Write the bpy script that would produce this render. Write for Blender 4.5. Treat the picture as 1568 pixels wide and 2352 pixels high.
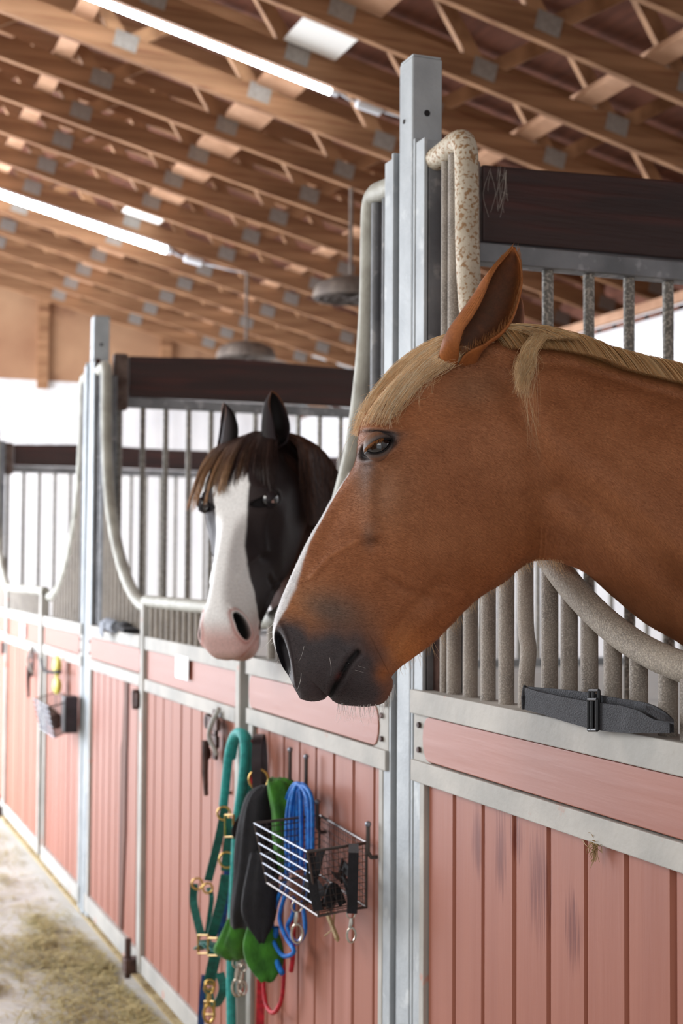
import bpy, math, random
import numpy as np
from mathutils import Vector, Matrix
random.seed(7); RNG = np.random.default_rng(7)
for o in list(bpy.data.objects): bpy.data.objects.remove(o)
S = bpy.context.scene
COL = S.collection
# ------------------------------------------------------------ camera
FPX = 3267.0
CAM = np.array([2.74, -1.203, 1.5])
yaw = math.radians(21.15); pit = math.atan((1307-1176)/FPX); roll = .006
dv = np.array([-math.cos(yaw), math.sin(yaw), 0.]); rv = np.array([math.sin(yaw), math.cos(yaw), 0.]); zv = np.array([0, 0, 1.])
fv = dv*math.cos(pit)+zv*math.sin(pit); uv_ = -dv*math.sin(pit)+zv*math.cos(pit)
RV = rv*math.cos(roll)+uv_*math.sin(roll); UV = -rv*math.sin(roll)+uv_*math.cos(roll)
cd = bpy.data.cameras.new('camera'); cam = bpy.data.objects.new('camera', cd); COL.objects.link(cam)
cam.matrix_world = Matrix(((RV[0], UV[0], -fv[0], CAM[0]), (RV[1], UV[1], -fv[1], CAM[1]), (RV[2], UV[2], -fv[2], CAM[2]), (0, 0, 0, 1)))
cd.sensor_fit = 'VERTICAL'; cd.sensor_height = 36; cd.lens = 36*FPX/2352
cd.clip_start = .05; cd.clip_end = 200
cd.dof.use_dof = True; cd.dof.focus_distance = 2.28; cd.dof.aperture_fstop = 4.6
S.camera = cam
# ------------------------------------------------------------ light
S.view_settings.view_transform = 'Standard'; S.view_settings.look = 'None'; S.view_settings.gamma = 1
S.view_settings.exposure = -0.22
w = bpy.data.worlds.new('sky'); S.world = w; w.use_nodes = True
w.node_tree.nodes['Background'].inputs[0].default_value = (.92, .955, 1, 1)
w.node_tree.nodes['Background'].inputs[1].default_value = .85
def area(name, loc, tgt, sx, sy, power, col):
    l = bpy.data.lights.new(name, 'AREA'); l.shape = 'RECTANGLE'; l.size = sx; l.size_y = sy; l.energy = power; l.color = col
    o = bpy.data.objects.new(name, l); COL.objects.link(o); o.location = loc
    o.rotation_euler = (Vector(tgt)-Vector(loc)).to_track_quat('-Z', 'Y').to_euler()
    return o
area('daylight_far_doorway', (-7.4, -3.5, 2.0), (-7.0, 0, 1.3), 4.6, 3.4, 980, (.88, .92, 1))
area('added_fill_near_end', (4.9, -1.9, 2.9), (0, -.9, 1.5), 2.6, 1.6, 36, (1, .965, .92))  # added fill lamp behind the camera, lifts the horses' faces
area('added_fill_end_wall', (-9.0, -3.3, 2.2), (-10.9, 1.2, 1.4), 2.0, 2.6, 60, (.94, .96, 1))  # added fill lamp that brightens the white end wall
area('added_fill_back_wall', (-2.0, 3.3, 2.9), (-2.0, 3.45, 0), 11.0, .3, 55, (.93, .96, 1))  # added fill lamp that brightens the back wall, no opening there
area('added_fill_aisle_side', (-.9, -3.4, 3.0), (-.2, 0, 1.5), 3.2, 1.5, 92, (1, .965, .91))  # added lamp lighting the horses from the aisle side
# ------------------------------------------------------------ helpers
def ray(px, py): return fv+(px-784)/FPX*RV+(1176-py)/FPX*UV
def PX(px, py, Y=0.0):
    v = ray(px, py); return CAM+v*((Y-CAM[1])/v[1])
def PXX(px, py, X=0.0):
    v = ray(px, py); return CAM+v*((X-CAM[0])/v[0])
class MB:
    def __init__(s): s.v = []; s.f = []
    def add(s, vs, fs):
        b = len(s.v); s.v += [tuple(map(float, q)) for q in vs]; s.f += [tuple(b+i for i in f) for f in fs]; return s
    def box(s, lo, hi):
        x0, y0, z0 = lo; x1, y1, z1 = hi
        return s.add([(x0,y0,z0),(x1,y0,z0),(x1,y1,z0),(x0,y1,z0),(x0,y0,z1),(x1,y0,z1),(x1,y1,z1),(x0,y1,z1)],
                     [(0,3,2,1),(4,5,6,7),(0,1,5,4),(1,2,6,5),(2,3,7,6),(3,0,4,7)])
    def bar(s, a, b, wv, hv):      # box from a to b with half-size vectors wv, hv
        a, b, wv, hv = map(np.array, (a, b, wv, hv))
        vs = [p+i*wv+j*hv for p in (a, b) for i, j in ((-1,-1),(1,-1),(1,1),(-1,1))]
        return s.add(vs, [(0,1,2,3),(7,6,5,4),(0,4,5,1),(1,5,6,2),(2,6,7,3),(3,7,4,0)])
    def tube(s, pts, r, n=10, cap=True):
        P = np.array(pts, float); K = len(P)
        T = np.gradient(P, axis=0); T /= np.linalg.norm(T, axis=1)[:, None]+1e-12
        up = np.array([0, 0, 1.]) if abs(T[0][2]) < .9 else np.array([1., 0, 0])
        N = np.cross(T[0], up); N /= np.linalg.norm(N); vs = []
        rr = r if hasattr(r, '__len__') else [r]*K
        for i in range(K):
            N = N-T[i]*np.dot(N, T[i]); N /= np.linalg.norm(N)+1e-12; B = np.cross(T[i], N)
            for j in range(n):
                a = 2*math.pi*j/n; vs.append(P[i]+rr[i]*(math.cos(a)*N+math.sin(a)*B))
        fs = [(i*n+j, i*n+(j+1) % n, (i+1)*n+(j+1) % n, (i+1)*n+j) for i in range(K-1) for j in range(n)]
        if cap: fs += [tuple(range(n-1, -1, -1)), tuple((K-1)*n+j for j in range(n))]
        return s.add(vs, fs)
    def band(s, top, bot, th):     # strip between two polylines, thickened along its normal
        A = np.array(top, float); B = np.array(bot, float); K = len(A)
        T = np.gradient((A+B)/2, axis=0); W = A-B; N = np.cross(T, W); N /= np.linalg.norm(N, axis=1)[:, None]+1e-12; N *= th/2
        vs = []
        for i in range(K): vs += [A[i]+N[i], B[i]+N[i], B[i]-N[i], A[i]-N[i]]
        fs = [(4*i+j, 4*i+(j+1) % 4, 4*i+4+(j+1) % 4, 4*i+4+j) for i in range(K-1) for j in range(4)]
        fs += [(3,2,1,0), tuple(4*(K-1)+j for j in range(4))]
        return s.add(vs, fs)
    def ribbon(s, pts, width, th, wv):   # flat strap following pts, wv = direction of its width
        P = np.array(pts, float); wv = np.array(wv, float); wv = wv/np.linalg.norm(wv)
        T = np.gradient(P, axis=0); T /= np.linalg.norm(T, axis=1)[:, None]
        W = wv-T*(T@wv)[:, None]; W /= np.linalg.norm(W, axis=1)[:, None]+1e-9
        return s.band(P+W*width/2, P-W*width/2, th)
    def ring(s, c, r, tr, n1, n2=8, sx=1, sy=1, m=28):   # torus / oval ring in plane n1,n2vec
        n1 = np.array(n1, float); n2v = np.array(n2, float) if hasattr(n2, '__len__') else np.array([0, 0, 1.])
        pts = [np.array(c)+r*sx*math.cos(a)*n1+r*sy*math.sin(a)*n2v for a in np.linspace(0, 2*math.pi, m+1)]
        return s.tube(pts, tr, 8, False)
    def sphere(s, c, r, n=16, m=10):
        c = np.array(c, float); r = np.array(r if hasattr(r, '__len__') else (r, r, r), float); vs = []; fs = []
        for i in range(m+1):
            for j in range(n):
                t = math.pi*i/m; a = 2*math.pi*j/n
                vs.append(c+r*np.array([math.sin(t)*math.cos(a), math.sin(t)*math.sin(a), math.cos(t)]))
        for i in range(m):
            for j in range(n): fs.append((i*n+j, (i+1)*n+j, (i+1)*n+(j+1) % n, i*n+(j+1) % n))
        return s.add(vs, fs)
    def lathe(s, c, prof, n=28):   # prof = [(r, z)]
        vs = []; K = len(prof)
        for r, z in prof:
            for j in range(n):
                a = 2*math.pi*j/n; vs.append((c[0]+r*math.cos(a), c[1]+r*math.sin(a), c[2]+z))
        return s.add(vs, [(i*n+j, i*n+(j+1) % n, (i+1)*n+(j+1) % n, (i+1)*n+j) for i in range(K-1) for j in range(n)])
def tag(o, label=None, cat=None, group=None, kind=None):
    if label: o['label'] = label
    if cat: o['category'] = cat
    if group: o['group'] = group
    if kind: o['kind'] = kind
    return o
BASE = {}
def thing(name, loc, label, cat, group=None):
    o = bpy.data.objects.new(name, None); o.empty_display_size = .1; o.location = tuple(loc); COL.objects.link(o)
    BASE[o.name] = np.array(loc, float)
    return tag(o, label, cat, group)
def base_of(p): return BASE.get(p.name, np.zeros(3))
def obj(name, mb, mat, parent=None, bevel=0, smooth=False, origin=None):
    me = bpy.data.meshes.new(name); b = base_of(parent) if parent is not None else np.array(origin if origin is not None else (0, 0, 0), float)
    V = np.array(mb.v)-b
    me.from_pydata([tuple(q) for q in V], [], mb.f); me.update()
    if smooth:
        me.polygons.foreach_set('use_smooth', [True]*len(me.polygons))
    o = bpy.data.objects.new(name, me); COL.objects.link(o); me.materials.append(mat)
    if parent is not None:
        o.parent = parent; BASE[o.name] = b
    else:
        o.location = tuple(b); BASE[o.name] = b
    if smooth == 'auto':
        me.set_sharp_from_angle(angle=math.radians(38))
    if bevel:
        m = o.modifiers.new('bevel', 'BEVEL'); m.width = bevel; m.segments = 2; m.limit_method = 'ANGLE'
    return o
def kids(o): return [c for c in bpy.data.objects if c.parent == o]
def copy_tree(o, loc=None, parent=None):
    ch = kids(o); c = o.copy(); COL.objects.link(c); c.parent = parent
    if loc is not None: c.location = tuple(loc)
    for k in ch: copy_tree(k, None, c)
    return c
def cr(P, n):                       # Catmull-Rom resample, n points per interval
    P = np.array(P, float); Q = np.vstack([2*P[0]-P[1], P, 2*P[-1]-P[-2]]); out = []
    nn = n if hasattr(n, '__len__') else [n]*(len(P)-1)
    for i in range(len(P)-1):
        p0, p1, p2, p3 = Q[i:i+4]
        for k in range(nn[i]):
            t = k/nn[i]; out.append(.5*((2*p1)+(p2-p0)*t+(2*p0-5*p1+4*p2-p3)*t*t+(3*p1-p0-3*p2+p3)*t**3))
    out.append(P[-1]); return np.array(out)
# ------------------------------------------------------------ materials
def srgb(r, g, b):
    f = lambda c: (c/255/12.92) if c/255 <= .04045 else ((c/255+.055)/1.055)**2.4
    return (f(r), f(g), f(b), 1)
def mat(name, c1, c2=None, scale=8, rough=.6, metal=0, bump=0, bscale=60, stretch=(1, 1, 1), detail=4, lo=.35, hi=.65,
        spots=None, sscale=30, slo=.6, shi=.7, emis=None, estr=0, spec=.5, sheen=0, attr=None, coat=0):
    m = bpy.data.materials.new(name); m.use_nodes = True; nt = m.node_tree; N = nt.nodes; L = nt.links
    b = N['Principled BSDF']; b.inputs['Roughness'].default_value = rough; b.inputs['Metallic'].default_value = metal
    b.inputs['Specular IOR Level'].default_value = spec
    if sheen: b.inputs['Sheen Weight'].default_value = sheen; b.inputs['Sheen Roughness'].default_value = .4
    if coat: b.inputs['Coat Weight'].default_value = coat; b.inputs['Coat Roughness'].default_value = .05
    tc = N.new('ShaderNodeTexCoord'); mp = N.new('ShaderNodeMapping'); mp.inputs['Scale'].default_value = stretch
    L.new(tc.outputs['Object'], mp.inputs[0])
    def noise(sc, det=detail):
        n = N.new('ShaderNodeTexNoise'); n.inputs['Scale'].default_value = sc; n.inputs['Detail'].default_value = det; L.new(mp.outputs[0], n.inputs[0]); return n
    def mix(fac, a, bcol):
        x = N.new('ShaderNodeMix'); x.data_type = 'RGBA'
        L.new(fac, x.inputs[0])
        for s_, q in ((6, a), (7, bcol)):
            if isinstance(q, tuple): x.inputs[s_].default_value = q
            else: L.new(q, x.inputs[s_])
        return x.outputs[2]
    def rng(src, a, bb):
        r_ = N.new('ShaderNodeMapRange'); r_.inputs[1].default_value = a; r_.inputs[2].default_value = bb; L.new(src, r_.inputs[0]); return r_.outputs[0]
    col = c1
    if attr:
        at = N.new('ShaderNodeAttribute'); at.attribute_name = attr; col = at.outputs['Color']
        n = noise(scale); mm = N.new('ShaderNodeMix'); mm.data_type = 'RGBA'; mm.blend_type = 'MULTIPLY'; mm.inputs[0].default_value = 1
        L.new(col, mm.inputs[6]); g = rng(n.outputs[0], .3, .7)
        g2 = N.new('ShaderNodeMapRange'); g2.inputs[3].default_value = lo; g2.inputs[4].default_value = hi; L.new(g, g2.inputs[0]); L.new(g2.outputs[0], mm.inputs[7]); col = mm.outputs[2]
    elif c2: col = mix(rng(noise(scale).outputs[0], lo, hi), c1, c2)
    if spots: col = mix(rng(noise(sscale, 6).outputs[0], slo, shi), col, spots)
    if isinstance(col, tuple): b.inputs['Base Color'].default_value = col
    else: L.new(col, b.inputs['Base Color'])
    if bump:
        bp = N.new('ShaderNodeBump'); bp.inputs['Strength'].default_value = bump; bp.inputs['Distance'].default_value = .004
        L.new(noise(bscale, 5).outputs[0], bp.inputs['Height']); L.new(bp.outputs[0], b.inputs['Normal'])
    if emis: b.inputs['Emission Color'].default_value = emis; b.inputs['Emission Strength'].default_value = estr
    return m
M = {}
M['galv'] = mat('galvanised_steel', srgb(184,191,195), srgb(162,169,174), 9, .6, .1, .25, 90, spots=srgb(200,206,208), sscale=14)
M['galv_dark'] = mat('weathered_galvanised_steel', srgb(128,130,133), srgb(100,102,106), 12, .6, .3, .35, 70, spots=srgb(150,150,150), sscale=25)
M['rail'] = mat('dusty_galvanised_rail', srgb(190,187,180), srgb(168,167,162), 7, .7, .05, .35, 45, spots=srgb(196,150,136), sscale=11, slo=.66, shi=.70)
M['bar'] = mat('dusty_grille_tube', srgb(156,148,138), srgb(128,122,115), 14, .75, .05, .5, 260, spots=srgb(182,174,164), sscale=420, slo=.45, shi=.68)
M['pipe_chewed'] = mat('chewed_curved_pipe', srgb(212,204,186), srgb(190,180,160), 14, .65, .05, .6, 60, spots=srgb(156,122,86), sscale=120, slo=.50, shi=.60)
M['pipe_dusty'] = mat('dusty_curved_pipe', srgb(154,145,132), srgb(128,120,110), 14, .75, .05, .5, 260, spots=srgb(186,176,160), sscale=380, slo=.45, shi=.68)
M['pipe'] = mat('grey_pipe', srgb(178,178,168), srgb(150,148,138), 14, .6, .15, .4, 80)
M['pbar'] = mat('speckled_partition_bar', srgb(122,120,114), srgb(138,136,130), 30, .7, .1, .5, 120, spots=srgb(186,181,172), sscale=150, slo=.5, shi=.58)
M['prail'] = mat('weathered_partition_rail', srgb(150,154,158), srgb(122,126,130), 8, .5, .4, .3, 60, spots=srgb(176,178,184), sscale=22, slo=.58, shi=.66)
def grain(name, c1, c2, ax, **k):
    st = [18, 18, 18]; st[ax] = 1.2
    return mat(name, c1, c2, 1.0, stretch=tuple(st), **k)
M['pink'] = grain('dusty_pink_paint', srgb(162,102,83), srgb(156,96,77), 2, rough=.55, bump=.2, bscale=3, spots=srgb(176,118,104), sscale=.8, slo=.5, shi=.8)
M['pink_worn'] = grain('worn_pink_paint', srgb(164,103,82), srgb(157,96,76), 2, rough=.6, bump=.2, bscale=3, spots=srgb(128,72,58), sscale=1.3, slo=.68, shi=.76)
def scuffed(name, blobs):
    m = grain(name, srgb(162,100,80), srgb(155,93,74), 2, rough=.55, bump=.2, bscale=3); nt = m.node_tree; N = nt.nodes; L = nt.links; b = N['Principled BSDF']
    src = b.inputs['Base Color'].links[0].from_socket; tc = N.new('ShaderNodeTexCoord'); sp = N.new('ShaderNodeSeparateXYZ'); L.new(tc.outputs['Object'], sp.inputs[0])
    def mth(op, a, c):
        q = N.new('ShaderNodeMath'); q.operation = op
        for k, v in enumerate((a, c)):
            if isinstance(v, (int, float)): q.inputs[k].default_value = v
            elif v is not None: L.new(v, q.inputs[k])
        return q.outputs[0]
    tot = None
    for cx, cz, rx, rz in blobs:
        u_ = mth('POWER', mth('DIVIDE', mth('SUBTRACT', sp.outputs[0], cx), rx), 2); v_ = mth('POWER', mth('DIVIDE', mth('SUBTRACT', sp.outputs[2], cz), rz), 2)
        g = mth('SUBTRACT', 1.0, mth('ADD', u_, v_)); tot = g if tot is None else mth('MAXIMUM', tot, g)
    mp = N.new('ShaderNodeMapping'); mp.inputs['Scale'].default_value = (300, 20, 7); L.new(tc.outputs['Object'], mp.inputs[0])
    n = N.new('ShaderNodeTexNoise'); n.inputs['Scale'].default_value = 1; n.inputs['Detail'].default_value = 4; L.new(mp.outputs[0], n.inputs[0])
    s_ = mth('ADD', mth('MULTIPLY', tot, .35), n.outputs[0]); r_ = N.new('ShaderNodeMapRange'); r_.inputs[1].default_value = .64; r_.inputs[2].default_value = .86; L.new(s_, r_.inputs[0])
    gt = mth('MULTIPLY', r_.outputs[0], mth('MULTIPLY', mth('GREATER_THAN', tot, -.2), .85))
    x = N.new('ShaderNodeMix'); x.data_type = 'RGBA'; L.new(gt, x.inputs[0]); L.new(src, x.inputs[6]); x.inputs[7].default_value = srgb(104, 36, 22); L.new(x.outputs[2], b.inputs['Base Color'])
    return m
M['pink_near'] = scuffed('scuffed_pink_paint', [(-.215, 1.0, .035, .09), (-.12, .99, .03, .11), (.02, .955, .055, .13), (.135, .91, .035, .09), (-.06, 1.03, .03, .06)])
M['pinkh'] = grain('dusty_pink_rail_paint', srgb(162,100,80), srgb(157,95,76), 0, rough=.5, bump=.25, bscale=2)
M['brownboard'] = grain('bare_brown_board', srgb(120,70,48), srgb(84,46,30), 2, rough=.7, bump=.6, bscale=6)
M['plank'] = grain('dark_stained_plank', srgb(62,44,42), srgb(44,30,30), 1, rough=.55, bump=.9, bscale=4, spots=srgb(80,46,42), sscale=2, slo=.5, shi=.75)
M['plank_edge'] = mat('weathered_plank_end', srgb(120,104,96), srgb(84,66,60), 20, .85, 0, .8, 60)
M['truss'] = grain('truss_timber', srgb(164,122,88), srgb(126,88,58), 1, rough=.7, bump=.5, bscale=4, spots=srgb(120,76,50), sscale=2.0, slo=.55, shi=.75)
M['web'] = mat('truss_web_timber', srgb(176,134,98), srgb(136,98,68), 9, .7, 0, .4, 60)
M['deck'] = mat('reddish_roof_boarding', srgb(122,76,58), srgb(96,58,44), 3, .8, 0, .5, 30, stretch=(1, 6, 6))
M['gusset'] = mat('grey_gusset_plate', srgb(156,150,144), srgb(138,132,126), 40, .5, .15, .4, 120)
M['brace'] = mat('pale_brace_board', srgb(198,156,126), srgb(170,128,98), 6, .7, 0, .3, 50)
M['white'] = mat('white_wall_sheet', srgb(226,226,227), srgb(218,219,222), 3, .6, 0, .1, 20)
M['ply'] = mat('plywood_gable', srgb(176,138,106), srgb(150,110,82), 1.6, .75, 0, .2, 20, spots=srgb(120,84,62), sscale=2.2, slo=.6, shi=.75)
M['concrete'] = mat('dusty_concrete', srgb(206,204,198), srgb(190,187,180), 1.8, .85, 0, .4, 40, spots=srgb(176,166,136), sscale=3.2, slo=.6, shi=.75)
M['bedding'] = mat('stall_bedding', srgb(196,176,132), srgb(150,126,84), 25, .9, 0, .8, 60)
M['straw'] = mat('straw', srgb(190,166,124), srgb(150,124,84), 30, .7)
M['hay'] = mat('hay', srgb(196,184,134), srgb(150,134,82), 30, .8)
M['tube'] = mat('lit_tube', (1,1,1,1), rough=.4, emis=(.93, .97, 1, 1), estr=40)
M['socket'] = mat('white_plastic', srgb(222,226,232), rough=.4)
M['rust'] = mat('rusty_brown_iron', srgb(92,66,58), srgb(62,44,40), 30, .6, .4, .5, 120)
M['chrome'] = mat('bright_wire', srgb(140,144,152), rough=.5, metal=.9)
M['wire_dark'] = mat('dark_wire', srgb(92,84,80), rough=.4, metal=.7)
M['snap'] = mat('snap_hook_metal', srgb(206,198,186), rough=.22, metal=1)
M['brass'] = mat('brass', srgb(206,170,96), rough=.28, metal=1)
M['teal'] = mat('teal_rope', srgb(44,172,166), srgb(28,142,140), 60, .6, 0, .7, 260)
M['green_web'] = mat('green_webbing', srgb(16,112,100), srgb(10,84,76), 70, .6, 0, .5, 300)
M['blue'] = mat('blue_rope', srgb(14,128,220), srgb(6,90,180), 70, .6, 0, .7, 260)
M['navy'] = mat('blue_webbing', srgb(34,88,160), srgb(22,58,116), 70, .6, 0, .5, 300)
M['red'] = mat('red_rope', srgb(206,30,52), srgb(160,20,36), 70, .6, 0, .6, 260)
M['black'] = mat('black_fabric', srgb(25,25,31), srgb(16,16,21), 40, .85, 0, .5, 200, sheen=.08)
M['green'] = mat('green_fabric', srgb(60,130,30), srgb(38,96,20), 30, .85, 0, .5, 160, sheen=.2)
M['leather'] = mat('dark_leather', srgb(56,44,50), srgb(36,28,32), 30, .45)
M['strap'] = mat('black_webbing_strap', srgb(36,38,45), srgb(24,25,32), 30, .65, 0, .8, 420, spots=srgb(56,58,64), sscale=20, slo=.62, shi=.8)
M['plastic'] = mat('black_plastic', srgb(26,27,30), rough=.35)
M['card'] = mat('white_card', srgb(250,250,246), rough=.5)
M['yellow'] = mat('yellow_plastic', srgb(222,214,96), rough=.5)
M['fixture'] = mat('dusty_grey_metal', srgb(120,108,98), srgb(84,74,68), 12, .7, .2, .3, 60)
M['grey_cloth'] = mat('grey_cloth', srgb(150,156,166), srgb(120,126,136), 30, .8)
M['coat'] = mat('horse_coat', (1,1,1,1), scale=240, rough=.55, bump=.14, bscale=1100, attr='Col', lo=.86, hi=1.12, sheen=.04, spec=.25)
M['hair'] = mat('horse_hair', (1,1,1,1), scale=90, rough=.38, attr='Col', lo=.92, hi=1.08, spec=.5)
def translucent(m, f):
    nt = m.node_tree; b = nt.nodes['Principled BSDF']; t = nt.nodes.new('ShaderNodeBsdfTranslucent'); x = nt.nodes.new('ShaderNodeMixShader'); x.inputs[0].default_value = f
    nt.links.new(b.inputs['Base Color'].links[0].from_socket, t.inputs[0]); nt.links.new(b.outputs[0], x.inputs[1]); nt.links.new(t.outputs[0], x.inputs[2]); nt.links.new(x.outputs[0], nt.nodes['Material Output'].inputs[0])
translucent(M['hair'], .12)
M['nap'] = mat('short_coat_hair', (1,1,1,1), scale=90, rough=.45, attr='Col', lo=.95, hi=1.08, spec=.3)
M['eye'] = mat('horse_eye', srgb(20,12,12), rough=.08, spec=.8, coat=1)
M['eyewhite'] = mat('eye_white', srgb(214,176,166), rough=.2, coat=1)
M['cobweb'] = mat('cobweb', srgb(226,220,208), rough=.9)
# ------------------------------------------------------------ setting
XE, YB, YL, XR = -10.9, 3.6, -3.6, 5.0
YT = 4.3
SL = .245; Z0 = 4.2
def zc(y): return Z0-SL*y
# floor
m = MB(); n = 1
m.box((XE, YL-4, -.12), (XR, .0, 0)); tag(obj('floor', m, M['concrete']), kind='structure')
m = MB().box((XE, .0, -.12), (XR, YB, .01)); tag(obj('floor', m, M['bedding']), 'straw bedding floor inside the stalls', kind='structure')
# back wall of corrugated white sheet
def corr(x0, x1, y, z0, z1, along='x', th=.02, step=.09):
    m = MB(); xs = np.arange(x0, x1+1e-6, step/2); a = [];
    for i, x in enumerate(xs):
        o_ = .003 if (i//2) % 2 else 0
        a.append((x, y+o_))
    P = [(p if along == 'x' else (p[1], p[0])) for p in a]
    vs = [(p[0], p[1], z0) for p in P]+[(p[0], p[1], z1) for p in P]; k = len(P)
    q = [(p[0]+(0 if along == 'x' else -th), p[1]+(th if along == 'x' else 0)) for p in P]
    vs += [(p[0], p[1], z0) for p in q]+[(p[0], p[1], z1) for p in q]
    fs = [(i, i+1, k+i+1, k+i) for i in range(k-1)]+[(2*k+i+1, 2*k+i, 3*k+i, 3*k+i+1) for i in range(k-1)]
    fs += [(k+i, k+i+1, 3*k+i+1, 3*k+i) for i in range(k-1)]
    return m.add(vs, fs)
tag(obj('wall_back', corr(XE, XR, YB, 0, 3.06), M['white']), 'white sheet wall behind the stalls', kind='structure')
m = MB().box((XE, YB-.03, 3.06), (XR, YB+.1, 3.12)); tag(obj('trim_1', m, M['brace']), 'pale timber plate on top of the back wall', kind='structure')
m = MB().box((XE, YT, 3.0), (XR, YT+.1, 3.75)).box((XE, YB, 3.02), (XR, YT, 3.05)); tag(obj('wall_back', m, M['deck']), 'dark boarding above the back wall', kind='structure')
# end wall: white below, plywood gable above with posts
tag(obj('wall_end', corr(YL, YB, XE, 0, 3.28, along='y'), M['white']), 'white sheet wall at the far end of the barn', kind='structure')
m = MB(); m.add([(XE-.08, YL, 3.28), (XE-.08, YB, 3.28), (XE-.08, YB, zc(YB)+.6), (XE-.08, YL, zc(YL)+.6), (XE, YL, 3.28), (XE, YB, 3.28), (XE, YB, zc(YB)+.6), (XE, YL, zc(YL)+.6)],
    [(0,1,2,3),(7,6,5,4),(4,5,1,0),(5,6,2,1),(6,7,3,2),(7,4,0,3)])
tag(obj('wall_end', m, M['ply']), 'plywood gable above the white end wall', kind='structure')
for k, y in enumerate((-3.3, -2.1, -.2, 1.0, 2.2, 3.4)):
    m = MB().box((XE, y-.05, 3.2), (XE+.06, y+.05, zc(y)+.45)); tag(obj('trim_%d' % (k+2), m, M['truss']), 'timber stud on the plywood gable', kind='structure')
# near-end wall and aisle-side wall with a wide far doorway and a nearer opening added for light
m = MB().box((XR, -.4, 0), (XR+.1, YB, 5.6)).box((XR, YL, 3.7), (XR+.1, -.4, 5.6)); tag(obj('wall_near', m, M['white']), kind='structure')
m = MB()
for x0, x1, z0, z1 in ((XE, -9.2, 0, 4), (-4.0, -2.6, 0, 4), (.9, XR, 0, 4), (XE, XR, 3.8, 5.6)): m.box((x0, YL-.1, z0), (x1, YL, z1))
tag(obj('wall_left', m, M['ply']), 'boarded wall on the aisle side', kind='structure')
# roof boarding
m = MB(); H = .50
m.add([(XE-.1, YL-.1, zc(YL)+H), (XR+.1, YL-.1, zc(YL)+H), (XR+.1, YT+.1, zc(YT)+H), (XE-.1, YT+.1, zc(YT)+H),
       (XE-.1, YL-.1, zc(YL)+H+.05), (XR+.1, YL-.1, zc(YL)+H+.05), (XR+.1, YT+.1, zc(YT)+H+.05), (XE-.1, YT+.1, zc(YT)+H+.05)],
      [(0,3,2,1),(4,5,6,7),(0,1,5,4),(1,2,6,5),(2,3,7,6),(3,0,4,7)])
tag(obj('ceiling', m, M['deck']), 'reddish roof boarding above the trusses', kind='structure')
# ------------------------------------------------------------ roof trusses
def rot(y): return 0
def make_truss(x):
    t = thing('roof_truss', (x, 0, Z0), 'x', 'roof truss', 'sloping timber roof trusses')
    up = np.array([0, SL, 1.])/math.hypot(SL, 1)
    def bc(y, o=0): return np.array([x, y, zc(y)])+up*o
    obj('bottom_chord', MB().bar(bc(YL+.02, .06), bc(YT, .06), (.021, 0, 0), up*.06), M['truss'], t, .003)
    obj('top_chord', MB().bar(bc(YL+.02, .42), bc(YT, .42), (.021, 0, 0), up*.045), M['truss'], t, .003)
    ys = [.33+.72*k for k in range(-5, 6)]
    for k, y in enumerate(ys):
        a = bc(y, .07); b_ = bc(y+.36, .42); c = bc(y+.72, .07)
        for p, q in ((a, b_), (b_, c)):
            if q[1] > YT: continue
            dd = (q-p)/np.linalg.norm(q-p); hv = np.cross(dd, [1, 0, 0])*.036
            obj('web', MB().bar(p, q, (.019, 0, 0), hv), M['web'], t, .002)
        m = MB()
        for sx in (-1, 1): m.bar(bc(y-.06, .085)+np.array([sx*.023, 0, 0]), bc(y+.06, .085)+np.array([sx*.023, 0, 0]), (.0015, 0, 0), up*.045)
        obj('gusset_plate', m, M['gusset'], t)
    return t
tx = [2.74-(7.14+.605*k) for k in range(-7, 11)]
T0 = None
def tl(x):
    k = round((2.74-x-7.14)/.605)
    if k == -1: return 'timber roof truss carrying the upper lit light tube along its underside'
    if k == 5: return 'timber roof truss carrying the lower lit light tube along its underside'
    if k == 0: return 'pale brightly lit truss just beyond the upper light tube'
    if k == 6: return 'pale brightly lit truss just beyond the lower light tube'
    if k == -2: return 'roof truss next nearer than the upper light tube, passing behind the main steel post'
    W_ = ['', 'first', 'second', 'third', 'fourth']
    if 1 <= k <= 4: return 'brown roof truss, %s one beyond the pale truss by the upper light tube' % W_[k]
    if k >= 7: return 'dim far roof truss, %s one beyond the pale truss by the lower light tube' % W_[k-6]
    if k in (-3, -4): return 'near brown roof truss, %s one nearer than the upper light tube, top right' % {-3: 'second', -4: 'third'}[k]
    return 'near brown roof truss overhead, above the top edge of the picture'
for i, x in enumerate(tx):
    if T0 is None: T0 = make_truss(x); t = T0
    else: t = copy_tree(T0, (x, 0, Z0))
    t['label'] = tl(x)
    k = round((2.74-x-7.14)/.605)
    if k in (-1, 0, 5, 6, -2):
        if 'group' in t.keys(): del t['group']
    else: t['group'] = 'roof trusses between the light tubes' if 1 <= k <= 4 else 'far roof trusses' if k >= 7 else 'near roof trusses'
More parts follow.
